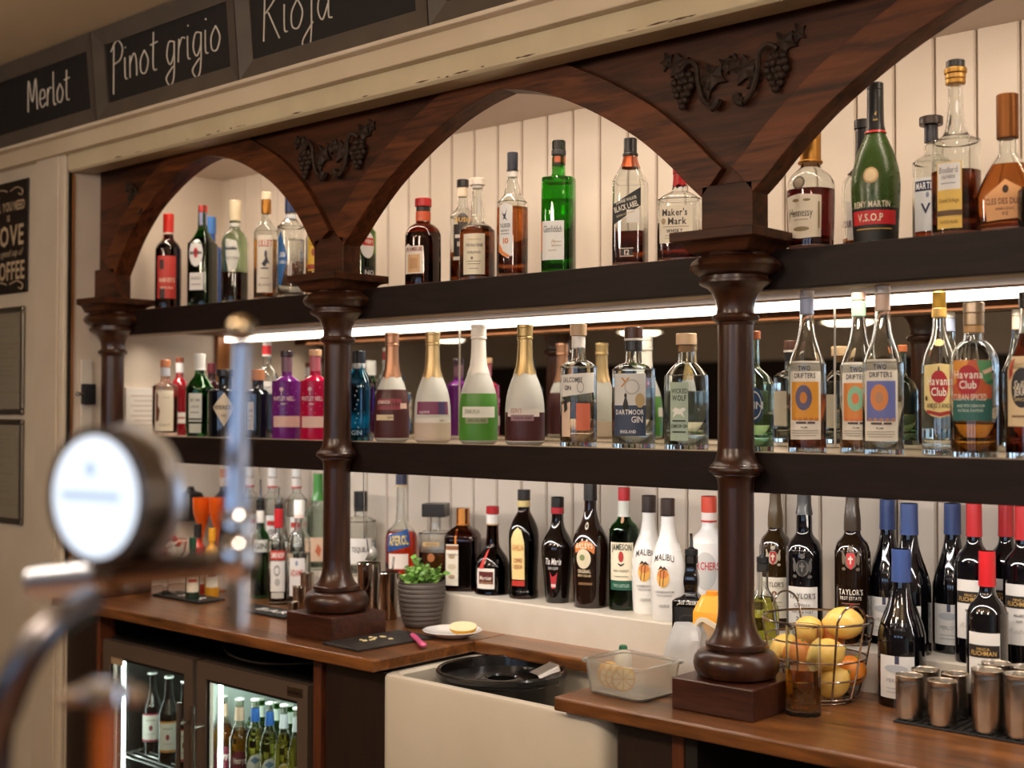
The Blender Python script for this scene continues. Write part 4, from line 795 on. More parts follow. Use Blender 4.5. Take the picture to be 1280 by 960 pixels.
bottle('spiced_rum_bottle', 'spiced rum bottle with silver cap and colourful palm label', 1218, 2.044, M, 378, 58, [(0, .92), (.01, .97), (.5, 1), (.60, 1), (.66, .94), (.71, .76), (.745, .52), (.77, .42), (1, .39)], CLR, [(.93, 1, 1.12, 'm#c8b6a0'), (.85, .93, 1.08, 'm#b9a58c'), (.80, .85, 1.02, '#c9a06a')],
  [('r', -.1, .43, 1.75, .385, '#c8603a'), ('p', [(-.95, .62), (-.2, .62), (-.55, .5), (-.95, .46)], '#e09a3c'), ('p', [(.1, .62), (.75, .62), (.75, .45), (.3, .5)], '#5c9a6a'), ('r', -.1, .305, 1.75, .14, '#2f6a66'), '|', ('e', -.25, .49, .95, .20, '#b32432'), ('t', -.25, .53, .05, 'Havana', '#f4ece0', {'w': 1.2}), ('t', -.25, .465, .05, 'Club', '#f4ece0', {'w': .7}), ('t', -.2, .385, .04, 'CUBAN SPICED', '#f0dcc8', {'w': 1.4}), ('t', -.15, .33, .018, 'MADE WITH CUBAN RUM', '#c8dcd0', {'w': 1.1}), ('t', -.15, .30, .018, 'NATURAL FLAVOURS', '#c8dcd0', {'w': 1.0}), ('p', [(.3, .55), (.75, .58), (.72, .55), (.4, .53)], '#e8c8b0'), ('p', [(.35, .47), (.76, .50), (.76, .47)], '#2f7a5a')], .225, liqm('#c0701e'), group=G2, back=(.33, .34))
bottle('sailor_rum_bottle', 'dark amber rum bottle with black cap at the right edge of the middle shelf', 1287, YF, M, 365, 56, 'rum', CLR, [(.90, 1, 1.15, '#1c1a1c')], [('r', -.2, .40, 1.7, .42, '#e3cda4'), '|', ('e', -.3, .42, 1.0, .24, '#22252e'), ('t', -.3, .44, .045, 'Sailor', '#ece4d4', {'w': .7, 's': .3}), ('t', -.3, .395, .04, 'JERRY', '#ece4d4', {'w': .7}), ('t', -.3, .35, .018, 'SPICED', '#c8b07a'), ('p', [(-.95, .58), (-.75, .6), (-.7, .5), (-.9, .46)], '#a8452e'), ('r', -.3, .25, .9, .012, '#8a6a4a')], .75, liqm('#5a1206'), group=G2, back=(.33, .34))
# ================================================================= bottles on the ledge and the counter
G3 = 'bottles on the white ledge'; G4 = 'bottles on the counter'; L = ZL; YL = 2.318
for cx_, lb in ((312, 'left of the three clear vodka bottles with red-banded necks'), (341, 'middle of the three clear vodka bottles with red-banded necks'), (371, 'right of the three clear vodka bottles with red-banded necks')):
    bottle('vodka_bottle', lb, cx_, 2.345, L, 584, 27, 'vodka', CLR, [(.90, 1, 1.15, '#e6e4e2'), (.80, .89, 1.2, '#e4dcd6'), (.785, .805, 1.25, '#c03a34')], [('r', 0, .35, 1.2, .3, '#d8dad8'), '|', ('r', 0, .42, 1.0, .05, '#b8342e'), ('t', 0, .33, .05, 'VODKA', '#555555', {'w': .8})], .5, liqm('#f4f8f8'), group='vodka bottles with red-banded necks')
bottle('navy_liqueur_bottle', 'navy bottle with copper cap at the left end of the ledge', 281, 2.33, L, 586, 28, 'whisky', None, [(.90, 1, 1.15, '#b5714a'), (.80, .90, 1.1, '#c8b4a4')], [('r', 0, .5, 1.4, .2, '#2c3454'), '|', ('t', 0, .5, .05, 'RUM', '#c8b07a')], body=paint('#181d33', .1, 0, .5), group=G3)
bottle('pouring_lime_bottle', 'clear bottle with green neck and peach label against the second column', 398, 2.33, L, 592, 34, 'talisker', CLRG, [(.72, 1, 1.08, '#3f8a36', 'follow')], [('r', -.1, .22, 1.6, .25, '#e4c4aa'), '|', ('p', [(-.2, .2), (0, .28), (.25, .22), (.1, .14)], '#d0704a')], .3, liqm('#e8f2e4'), group=G3)
bottle('black_cap_spirit_bottle', 'clear bottle with tall black cap just right of the second column', 451, 2.33, L, 614, 40, 'gin', CLR, [(.80, 1, 1.15, '#181818'), (.76, .80, 1.1, '#2a2a2a')], [('r', 0, .3, 1.5, .3, '#d8d6d2'), '|', ('t', 0, .32, .06, 'TEQUILA', '#333333', {'w': 1.1})], .4, liqm('#f4f6f4'), group=G3)
bottle('orange_aperitif_bottle', 'bright orange-red aperitif bottle with long neck and blue label', 502, YL, L, 593, 40, 'aperol', CLR, [(.90, 1, 1.3, '#1e2244'), (.885, .905, 1.4, '#c8b48a')], [('p', [(-1.0, .44), (.55, .50), (.55, .34), (-1.0, .28)], '#1f4a86'), ('r', -.2, .20, 1.3, .14, '#e8dcd4'), '|', ('t', -.2, .395, .085, 'APEROL', '#e6c86a', {'w': 1.3, 'rot': .07})], .47, liqm('#d8230c'), group=G3)
bottle('amaretto_bottle', 'squat square amaretto bottle with a broad black square cap', 545, YL, L, 629, 40, 'disa', CLR, [(.84, 1, 2.25, '#221a16', 'square')], ['|', ('e', -.05, .36, .5, .10, '#a8693a'), ('r', -.05, .52, 1.1, .05, '#c8a878'), ('t', -.05, .52, .035, 'ORIGINALE', '#5a3a22', {'w': .8}), ('r', 0, .92, .01, .01, '#d0a04a')], .42, liqm('#5a2008'), e=5, group=G3)
bottle('triple_sec_bottle', 'square brown liqueur bottle with orange cap and narrow white label', 579, YL, L, 635, 44, 'cointreau', glass('#7a3412'), [(.80, 1, 1.12, '#c8843a'), (.79, .81, 1.2, '#b5702c')], [('r', -.42, .32, .78, .50, '#e6ddcc'), ('r', -.2, .66, .12, .17, '#d07a2a'), '|', ('r', -.42, .53, .78, .05, '#8a5a3a'), ('e', -.42, .42, .4, .05, '#b09a78'), ('e', -.42, .30, .5, .07, '#cfc0a4'), ('e', -.42, .18, .4, .05, '#b09a78'), ('t', -.42, .45, .022, 'COINTREAU', '#5a4632', {'w': .62})], .6, liqm('#5a1c06'), e=4.5, group=G3)
bottle('orange_liqueur_bottle', 'bulbous dark liqueur bottle with red cap and red ribbon', 616, YL, L, 632.5, 45, 'grandm', glass('#5a1a0a'), [(.91, 1, 1.2, '#b01e22'), (.80, .905, 1.12, '#e9e4de'), (.785, .80, 1.2, '#c8a87a')], [('r', -.45, .19, 1.1, .23, '#e8e2da'), ('p', [(-.55, .50), (-.35, .53), (-.55, .30), (-.85, .30)], '#c8342c'), '|', ('r', -.4, .20, .85, .14, '#5c221c'), ('t', -.4, .20, .045, 'Marnier', '#e8dcd0', {'w': .7}), ('t', -.4, .145, .02, 'CORDON ROUGE', '#c8a87a', {'w': .7})], .46, liqm('#260604'), group=G3, parts=[lambda root, H, r, Pf: MB().lathe([(.36*r, .49*H), (.40*r, .50*H), (.36*r, .52*H)], 24, cap0=False, cap1=False).build('ribbon', paint('#b8241e', .4), root)])
bottle('coffee_liqueur_bottle', 'tall dark brown coffee liqueur bottle with arched cream label', 655, YL, L, 612, 38, 'kahlua', glass('#5c220a'), [(.90, 1, 1.12, '#1a1412'), (.84, .90, 1.1, '#d8c284')], [('p', [(-.95, .18), (-.95, .55), (-.75, .62), (-.45, .66), (-.15, .62), (.02, .52), (.05, .18)], '#e8cf8e'), ('r', -.45, .145, 1.0, .05, '#b8342a'), '|', ('t', -.42, .475, .055, 'KAHLUA', '#b86a2a', {'w': .8}), ('t', -.42, .355, .038, 'COFFEE', '#9a4a22', {'w': .62}), ('t', -.42, .30, .038, 'LIQUEUR', '#9a4a22', {'w': .62})], .72, liqm('#240a04'), group=G3)
bottle('dark_liqueur_bottle', 'tapered black liqueur bottle with white script and red figure', 697, YL, L, 621, 40, 'tia', None, [(.90, 1, 1.12, '#1a1614'), (.84, .90, 1.14, '#b02430')], ['|', ('t', -.3, .40, .06, 'Tia Maria', '#e8e4e0', {'w': 1.1, 's': .2}), ('t', -.3, .335, .025, 'DARK LIQUEUR', '#c8c4c0', {'w': .7}), ('p', [(-.55, .30), (-.4, .25), (-.15, .27), (-.02, .30), (-.1, .20), (-.2, .14), (-.45, .14)], '#b8303a'), ('r', -.3, .17, .35, .03, '#e0c0c0')], body=BR, group=G3)
bottle('irish_cream_bottle', 'tall black irish cream bottle with an orange arc label', 738, YL, L, 604, 46, 'baileys', None, [(.86, 1, 1.1, '#171312', 'follow')], [('e', -.4, .40, .85, .16, '#d9cdb0'), '|', ('p', [(-.95, .50), (-.6, .535), (-.3, .545), (0, .535), (.25, .50), (.2, .44), (-.1, .475), (-.4, .48), (-.7, .47), (-.9, .44)], '#c8773a'), ('t', -.36, .505, .038, 'BAILEYS', '#f0e4c4', {'w': .95}), ('e', -.45, .41, .3, .05, '#7a8a5a'), ('t', -.36, .30, .028, 'ORIGINAL', '#e0d4b4', {'w': .75}), ('t', -.36, .265, .02, 'IRISH CREAM', '#c8b48a', {'w': .75}), ('e', -.3, .66, .3, .06, '#d8d0b8'), ('e', -.3, .66, .18, .03, '#171312'), ('r', -.3, .20, .8, .02, '#7a5a3a')], body=BRW, group=G3)
bottle('irish_whiskey_bottle', 'green whiskey bottle with red cap and cream label between black and white bottles', 780, 2.342, L, 609, 37, 'whisky', glass('#1f7d26'), [(.89, 1, 1.12, '#b8202a'), (.76, .89, 1.06, '#dcdcd2', 'follow')], [('r', -.2, .40, 1.7, .31, '#ebe2c8'), ('r', -.2, .205, 1.7, .075, '#1f5a46'), ('e', -.2, .74, .4, .06, '#d8a884'), '|', ('t', -.2, .52, .05, 'JAMESON', '#2e3a30', {'w': 1.4, 'a': .12}), ('e', -.2, .44, .34, .09, '#b0322e'), ('p', [(-.42, .39), (-.2, .375), (.02, .39), (-.02, .375), (-.2, .36), (-.38, .375)], '#3a2a24'), ('t', -.2, .325, .018, 'IRISH WHISKEY', '#7a7262', {'w': 1.0}), ('r', -.2, .28, .9, .006, '#9a9282'), ('t', -.2, .205, .025, 'TRIPLE DISTILLED', '#a8c4b4', {'w': 1.1})], .62, liqm('#4a5a0c'), group=G3)
for cx_, tp, y_, lb in ((811, 619, 2.332, 'white coconut rum bottle with palm emblem, half hidden behind its twin'), (834.5, 623, 2.285, 'white coconut rum bottle with palm emblem, in front of its twin')):
    bottle('coconut_rum_bottle', lb, cx_, y_, L, tp, 43, 'malibu', None, [(.86, 1, 1.12, '#33231c'), (.855, .87, 1.16, '#241812')], ['|', ('t', -.25, .53, .052, 'MALIBU', '#3a2f2c', {'w': 1.3, 'a': .35}), ('e', -.28, .36, .75, .16, '#e8b25c'), ('e', -.28, .39, .6, .07, '#d8864a'), ('p', [(-.5, .29), (-.46, .29), (-.38, .42), (-.42, .42)], '#3a241c'), ('p', [(-.58, .42), (-.4, .46), (-.2, .43), (-.38, .435)], '#3a241c'), ('p', [(-.3, .29), (-.26, .29), (-.18, .42), (-.22, .42)], '#3a241c'), ('p', [(-.4, .41), (-.2, .455), (.02, .42), (-.18, .43)], '#3a241c'), ('t', -.2, .245, .018, 'CARIBBEAN RUM', '#7a7674', {'w': 1.1}), ('t', -.2, .215, .014, 'WITH COCONUT', '#7a7674', {'w': .9}), ('t', -.2, .13, .022, 'LIQUEUR', '#7a7674', {'w': .6})], body=paint('#e9e7e2', .25, 0, .3), group='coconut rum bottles')
bottle('peach_schnapps_bottle', 'white frosted bottle with red cap half behind the third column', 886, YL, L, 620, 46, 'wine', None, [(.87, 1, 1.15, '#d04a34'), (.80, .87, 1.12, '#e8dcd6'), (.795, .81, 1.16, '#c8382e')], [('e', -.2, .42, 1.3, .30, '#c4c4c2'), '|', ('t', -.2, .46, .06, 'ARCHERS', '#b8403a', {'w': 1.5})], body=paint('#e6e4e2', .3, 0, .3), group=G3)
bottle('tennessee_whiskey_bottle', 'black square whiskey bottle with metal pourer standing before the ledge', 864, 2.185, ZC, 694, 44, 'jack', None, [(.93, 1, 1.15, '#26221f')], [('p', [(-.8, .57), (.8, .57), (.8, .14), (-.8, .14)], '#141211'), '|', ('t', 0, .61, .035, 'Jack Daniels', '#d8d4cc', {'w': 1.2, 's': .3}), ('e', 0, .47, 1.0, .08, '#3a3632'), ('e', 0, .47, .9, .06, '#141211')], body=paint('#0c0908', .06, 0, .6), e=6, group=G4, parts=[pourer(.045)])
def juice():
    p = at(893, 760, 2.17); h = at(893, 744, 2.165).z-ZC; e = empty('juice_carton', (p.x, 2.165, ZC), R(12)); tag(e, 'square orange juice carton half behind the third column', 'juice carton', G4)
    MB().lathe([(.033, 0), (.034, .003), (.034, h*.80), (.033, h*.82), (.021, h*.98), (.02, h)], 32, e=7).build('carton_body', paint('#e8a428', .4, 0, .2), e)
    MB().lathe([(.014, h*.99), (.014, h+.008)], 20).build('cap', paint('#e0962a', .4), e)
juice()
bottle('olive_green_bottle', 'bottle of yellow-green cordial with a pourer right of the third column', 953, 2.19, ZC, 704, 40, [(0, .95), (.01, 1), (.56, 1), (.64, .93), (.71, .7), (.77, .44), (.82, .36), (1, .34)], CLR, [(.93, 1, 1.1, '#2a2826')], [('r', 0, .25, 1.4, .25, '#c9c48a'), '|', ('t', 0, .27, .05, 'CORDIAL', '#5a5a2a', {'w': 1.0})], .72, liqm('#a8a428'), group=G4, parts=[pourer(.05)])
PORT = [(0, .95), (.01, 1), (.56, 1), (.62, .97), (.67, .84), (.70, .62), (.725, .48), (.76, .44), (.84, .43), (.93, .34), (1, .33)]
bottle('tawny_port_bottle', 'tawny port bottle with coat of arms and white ten-year label', 969, 2.35, L, 617, 40, PORT, None, [(.75, 1, 1.04, '#54401f', 'follow')], [('r', -.1, .24, 1.7, .30, '#e2dccd'), '|', *crest(-.15, .535, 1.0, '#b8ac96', '#a83a34', '#e0d8c8'), ('t', -.15, .34, .035, "TAYLOR'S", '#5a5048', {'w': 1.2}), ('t', -.15, .265, .055, '10', '#7a4a3a'), ('r', -.15, .21, 1.0, .006, '#9a9282'), ('r', -.15, .18, .8, .006, '#9a9282')], body=paint('#2c1d08', .07, 0, .6), group='port bottles on the ledge')
bottle('vintage_port_bottle', 'black port bottle with a big white label behind the fruit basket', 1005, 2.285, L, 618, 45, PORT, None, [(.86, 1, 1.12, '#3a3836', 'follow')], [('r', -.12, .20, 1.75, .34, '#e6e4de'), ('p', [(.2, .86), (.5, .86), (.5, .77), (.3, .78)], '#d8d6d2'), '|', *crest(-.12, .50, 1.15, '#55524e', '#2a2826', '#6a6662'), ('t', -.12, .31, .036, "TAYLOR'S", '#4a4a48', {'w': 1.35}), ('t', -.12, .25, .02, 'Quinta', '#8a8680', {'w': .8, 's': .4}), ('t', -.12, .20, .018, 'VINTAGE PORT', '#4a4a48', {'w': 1.1}), ('t', -.12, .155, .026, '2013', '#3a3a38', {'w': .6}), ('r', -.12, .115, 1.1, .005, '#9a9690')], body=WINE, group='port bottles on the ledge')
bottle('reserve_port_bottle', 'dark port bottle with red-centred crest and white lettering on black', 1065, 2.297, L, 616, 44, PORT, None, [(.75, 1, 1.04, '#3a2a18', 'follow')], [('e', 0, .82, .3, .06, '#b8a888'), '|', *crest(-.1, .56, 1.1, '#6a5a4c', '#c03a3c', '#e0c8b8'), ('t', -.1, .355, .036, "TAYLOR'S", '#dcd6ca', {'w': 1.25}), ('t', -.1, .315, .022, 'FIRST ESTATE', '#c8c0b4', {'w': 1.1}), ('r', -.1, .28, .9, .006, '#8a5a4a'), ('r', -.05, .22, .2, .12, '#8a1f1c'), ('r', -.1, .16, .9, .02, '#3a2a22')], body=paint('#1a0e06', .06, 0, .6), group='port bottles on the ledge')
def winebottle(cx_, tp, y_, z_, wd, kind, label):
    cap = '#34487a' if kind == 'b' else '#b8181e'
    pr = [('r', -.25, .195, 1.55, .27, '#dcdad6'), '|', ('r', -.2, .305, .18, .05, '#3c4058'), ('e', -.25, .25, 1.0, .05, '#b0b4ba'), ('t', -.25, .175, .026, 'MERLOT', '#8a8a88', {'w': .8, 'b': False}), ('r', -.25, .125, .8, .005, '#aaaaa8'), ('r', -.25, .10, .8, .005, '#aaaaa8')] if kind == 'b' else [('r', -.2, .34, 1.6, .37, '#dedad4'), '|', ('r', -.2, .415, 1.55, .075, '#211a17'), ('t', -.2, .43, .014, 'FINCA', '#c8a05a', {'w': .6}), ('t', -.2, .405, .026, 'FLICHMAN', '#c8a05a', {'w': 1.2}), ('t', -.2, .335, .016, 'MALBEC', '#6a6662', {'w': .5}), ('t', -.2, .30, .014, '2019', '#6a6662', {'w': .3}), ('t', -.2, .24, .03, 'Roble', '#b8b4ae', {'w': 1.0, 's': .5, 'b': False})]
    ex = [('t', -.1, .53, .022, 'ESTATE', '#30303a', {'w': .7, 'a': .2}), ('t', -.1, .50, .018, 'WINES', '#30303a', {'w': .5})] if kind == 'b' else []
    bottle('wine_bottle', label, cx_, y_, z_, tp, wd, 'burg' if kind == 'b' else 'wine', None, [(.79, .995, 1.07, cap, 'follow'), (.955, 1, 1.12, cap), (.925, .94, 1.12, cap)], pr+ex, body=WINE, group='red wine bottles')
winebottle(1109, 624, 2.352, L, 46, 'b', 'leftmost wine bottle with blue capsule on the ledge')
winebottle(1136, 629, 2.283, L, 52, 'b', 'second wine bottle with blue capsule on the ledge')
winebottle(1190, 629, 2.352, L, 49, 'b', 'third wine bottle with blue capsule on the ledge, beside the red capsules')
winebottle(1217, 629, 2.285, L, 47, 'r', 'leftmost wine bottle with red capsule on the ledge')
winebottle(1257, 630, 2.352, L, 46, 'r', 'wine bottle with red capsule at the back of the ledge')
winebottle(1278, 632, 2.285, L, 48, 'r', 'wine bottle with red capsule at the right edge of the ledge')
winebottle(1126, 686, 2.195, ZC, 58, 'b', 'wine bottle with blue capsule on the worktop beside the fruit basket')
winebottle(1233, 688.6, 2.195, ZC, 50, 'r', 'wine bottle with red capsule on the worktop behind the steel cups')
# left counter bottles
bottle('green_pourer_bottle', 'green spirit bottle with metal pourer on the left worktop', 326, 2.205, ZC, 630, 25, 'wine', glass('#2c8a34'), [(.93, 1, 1.15, '#151515'), (.80, .93, 1.1, '#e4e2dc')], [('r', 0, .56, 1.5, .13, '#d8dcd6'), '|', ('t', 0, .56, .06, 'GIN', '#3a4a3e')], .5, liqm('#3a8a2a'), group=G4, parts=[pourer(.07)])
bottle('vodka_pourer_bottle', 'clear vodka bottle with red label and red pourer collar', 349, 2.17, ZC, 636, 25, 'vodka', CLR, [(.80, 1, 1.15, '#b01f24')], [('r', -.1, .52, 1.6, .10, '#b8322a'), ('r', -.1, .30, 1.5, .32, '#e2e0dc'), '|', ('t', -.1, .52, .055, 'SMIRNOFF', '#f0e8e2', {'w': 1.35}), ('e', -.15, .36, .6, .12, '#9a9a98'), ('e', -.15, .36, .4, .07, '#e2e0dc'), ('e', -.1, .24, .5, .08, '#b0b0ae'), ('r', -.1, .10, 1.2, .06, '#c8c4be')], .45, liqm('#f4f8f8'), group=G4, parts=[pourer(.06)])
bottle('white_cap_gin_bottle', 'clear gin bottle with white cap and red lettered label', 374.5, 2.19, ZC, 625, 29, 'round', CLR, [(.86, 1, 1.2, '#eceae6'), (.83, .86, 1.1, '#e8cfc8')], [('r', -.2, .28, 1.4, .36, '#e4e2e0'), '|', ('t', -.2, .32, .06, "ADAM'S", '#b83a30', {'w': 1.1}), ('e', -.2, .41, .25, .05, '#8a98b0'), ('r', -.2, .2, .8, .01, '#aaaaaa')], .5, liqm('#f4f8f6'), group=G4)
# ================================================================= chalkboards
M_FRAME = wall_paint('#564d44', '#4c443c', .5, 14); M_CHALK = paint('#141010', .75); M_CHALKLINE = paint('#d9d2c4', .9)
STROKES = {  # single-line hand lettering, x to the right, y up, x-height 1
 'M': [[(0, 0), (.1, 1.7), (.5, .5), (.9, 1.7), (1.05, 0)]], 'e': [[(.05, .5), (.6, .55), (.5, .95), (.15, .9), (.05, .4), (.3, .02), (.7, .2)]],
 'r': [[(.05, 0), (.1, .95)], [(.1, .6), (.3, .95), (.55, .9)]], 'l': [[(.05, 1.75), (.08, .1), (.3, 0)]], 'o': [[(.35, .98), (.05, .6), (.1, .1), (.45, .02), (.65, .5), (.35, .98)]],
 't': [[(.25, 1.6), (.22, .15), (.5, 0)], [(0, 1.1), (.55, 1.15)]], 'P': [[(.1, -.5), (.15, 1.7)], [(-.1, 1.4), (.4, 1.8), (.85, 1.45), (.7, .95), (.15, .8)]],
 'i': [[(.05, .95), (.08, .1), (.25, 0)], [(.07, 1.35), (.1, 1.4)]], 'n': [[(.05, 0), (.05, .95)], [(.05, .6), (.35, 1.0), (.55, .7), (.6, 0)]],
 'g': [[(.6, .9), (.2, .95), (.05, .4), (.3, .02), (.58, .4), (.6, .9), (.58, -.5), (.3, -.85), (.0, -.5), (.5, -.1)]],
 'R': [[(.05, -.1), (.1, 1.75)], [(-.1, 1.5), (.5, 1.85), (.8, 1.4), (.15, .85)], [(.3, .85), (.95, -.15)]], 'j': [[(.3, .95), (.3, -.5), (.05, -.85), (-.15, -.5), (.4, .05)], [(.32, 1.35), (.34, 1.4)]],
 'a': [[(.6, .9), (.2, .95), (.05, .4), (.3, .02), (.58, .5)], [(.6, .95), (.62, .1), (.8, 0)]]}
ADV = {'M': 1.3, 'e': .82, 'r': .68, 'l': .42, 'o': .82, 't': .72, 'P': 1.0, 'i': .42, 'n': .85, 'g': .85, 'R': 1.15, 'j': .6, 'a': .95, ' ': .5}
def chalkboard(x0, x1, txt, h, label, dx=0, dz=0):
    tilt = math.atan2(.022, .242); hgt = .2425; wd = x1-x0
    e = empty('chalkboard_sign', ((x0+x1)/2, 1.823, 2.2475)); tag(e, label, 'chalkboard', 'chalkboard wine signs')
    def to(x, z, off): return (x, -z*math.sin(tilt)-off*math.cos(tilt), z*math.cos(tilt)-off*math.sin(tilt))
    a, b = -wd/2+.002, wd/2-.002
    # one bevelled frame rail per side
    fw = .043; o_ = [(a, 0), (b, 0), (b, hgt), (a, hgt)]; i_ = [(a+fw, fw), (b-fw, fw), (b-fw, hgt-fw), (a+fw, hgt-fw)]
    for k in range(4):
        j = (k+1) % 4; V = []
        for p, q in ((o_[k], .020), (o_[j], .020), (i_[j], .009), (i_[k], .009)): V.append(to(*p, q))
        for p in (o_[k], o_[j], i_[j], i_[k]): V.append(to(*p, -.004))
        MB().add(V, [(0, 1, 2, 3), (7, 6, 5, 4), (0, 4, 5, 1), (1, 5, 6, 2), (2, 6, 7, 3), (3, 7, 4, 0)]).build('frame_rail', M_FRAME, e)
    MB().add([to(*p, .004) for p in i_], [(0, 1, 2, 3)]).build('board', M_CHALK, e)
    tot = sum(ADV[c] for c in txt); x = -tot*h/2+dx; bl = hgt/2-h*.55+dz
    for c in txt:
        if c != ' ':
            mb = MB()
            for st in STROKES[c]:
                P = catmull([(x+(p[0]+.12*p[1])*h, bl+p[1]*h, 0) for p in st], 5) if len(st) > 2 else [(x+(p[0]+.12*p[1])*h, bl+p[1]*h, 0) for p in st]
                mb.tube([to(p[0], p[1], .0052) for p in P], .0019, 6)
            mb.build('chalk_letter', M_CHALKLINE, e)
        x += ADV[c]*h
SW = .6455
chalkboard(-3.117-SW, -3.117, 'Merlot', .052, 'chalkboard sign with the word Merlot', .05, -.005)
chalkboard(-3.117, -3.117+SW, 'Pinot grigio', .060, 'chalkboard sign with the words Pinot grigio', -.005, .005)
chalkboard(-3.117+SW, -3.117+2*SW, 'Rioja', .066, 'chalkboard sign with the word Rioja', -.11, .0)
chalkboard(-3.117+2*SW, -3.117+3*SW, ' ', .05, 'blank-edged dark framed sign at the right end of the chalkboards')
# ================================================================= posters on the left wall
def flat_text(mb, txt, x, z, h, y, mat, fit=None, bold=True, arch=0, slant=0):
    v, f = text2d(txt, h, bold, fit, slant, arch); mb.add([(x+a, y, z+b) for a, b in v], f, mat)
s = empty('coffee_sign', (-3.70, 1.853, 1.81)); tag(s, 'dark tin sign with cream lettering about love and coffee on the left wall', 'wall sign')
MB().box(-.115, .115, -.006, 0, 0, .345).build('panel', paint('#1c120f', .5), s, bevel=.003)
mb = MB(); y = -.0068
flat_text(mb, 'ALL YOU NEED', .0, .268, .028, y, 0, .2, True, -.0, 0); flat_text(mb, 'IS', .0, .232, .018, y, 0); flat_text(mb, 'LOVE', .0, .178, .062, y, 0, .19); flat_text(mb, 'a good cup of', .015, .125, .022, y, 0, .15, False, 0, .3); flat_text(mb, 'COFFEE', .0, .07, .055, y, 0, .205)
mb.build('lettering', paint('#bfa98a', .6), s)
mb = MB()
for z_, w_ in ((.315, .05), (.028, .055)):
    for sg in (-1, 1): mb.tube(catmull([(sg*.01, y, z_), (sg*w_, y, z_+.008), (sg*(w_+.035), y, z_-.004), (sg*(w_+.03), y, z_-.018), (sg*(w_+.01), y, z_-.012)], 5), .0018, 5)
mb.build('scroll_ornament', paint('#bfa98a', .6), s)
def snap_frame(z0, z1, seed, label):
    e = empty('poster_frame', (-3.705, 1.853, z0)); tag(e, label, 'poster frame', 'silver poster frames on the left wall'); w_, h_ = .105, z1-z0; t = .016
    for nm, q in (('rail', (-w_, w_, -.012, 0, h_-t, h_)), ('rail', (-w_, w_, -.012, 0, 0, t)), ('rail', (-w_, -w_+t, -.011, 0, t, h_-t)), ('rail', (w_-t, w_, -.011, 0, t, h_-t))):
        MB().box(*q).build(nm, metal('#8f8a82', .32), e, bevel=.004)
    MB().box(-w_+t, w_-t, -.004, 0, t, h_-t).build('poster', paint('#a39a8a', .5), e)
    r_ = random.Random(seed); mb = MB(); z = h_-t-.03
    while z > t+.03:
        x = -w_+t+.012
        for word in range(r_.randint(2, 4)):
            L_ = r_.uniform(.02, .045)
            if x+L_ > w_-t-.008: break
            flat_text(mb, ''.join(r_.choice('aeionrstlm') for _ in range(int(L_/.006))), x+L_/2, z, .0055, -.0046, 0, L_, False); x += L_+.008
        z -= r_.choice((.014, .014, .026))
    mb.build('print', paint('#6e675c', .7), e); MB().box(-w_+t, w_-t, -.0062, -.0056, t, h_-t).build('cover', thin_glass('#f8f8f6'), e)
snap_frame(1.44, 1.768, 1, 'upper silver snap frame with a printed notice on the left wall')
snap_frame(1.108, 1.425, 5, 'lower silver snap frame with a printed notice on the left wall')
# shutter lock on the cheek
e = empty('shutter_lock', (XL+.002, 1.915, 1.50)); tag(e, 'white lock strip with black latch beside the left column', 'lock')
MB().box(0, .006, -.018, .018, -.13, .10).build('strip', paint('#d9d4ca', .4), e, bevel=.002)
MB().box(.006, .024, -.02, .02, -.03, .03).build('latch', paint('#14161c', .35), e, bevel=.003)
MB().tube([(.02, -.02, 0), (.02, -.034, 0)], .004, 8).ball((.02, -.036, 0), .007).build('knob', CHROME, e)

# ================================================================= fridge
fr = empty('bottle_fridge', (-2.715, 2.05, 0)); tag(fr, 'double glass-door bottle fridge under the left worktop', 'fridge')
M_FR = paint('#6f6055', .4, .35); IN = paint('#cfd8d2', .3)
def fb(nm, *q, m=M_DARK, bv=0): return wchild(box(nm, *q, m, bevel=bv), fr)
fb('side_panel', -3.16, -3.145, 1.885, 2.235, 0, .822); fb('side_panel', -2.285, -2.27, 1.885, 2.235, 0, .822); fb('top_panel', -3.145, -2.285, 1.885, 2.235, .80, .822, m=M_BLACK); fb('base_panel', -3.145, -2.285, 1.885, 2.235, 0, .1); fb('back_panel', -3.145, -2.285, 2.225, 2.235, .1, .80, m=IN); fb('divider', -2.722, -2.716, 1.89, 2.225, .1, .80, m=IN)
fb('inner_ceiling', -3.145, -2.285, 1.89, 2.225, .795, .80, m=IN)
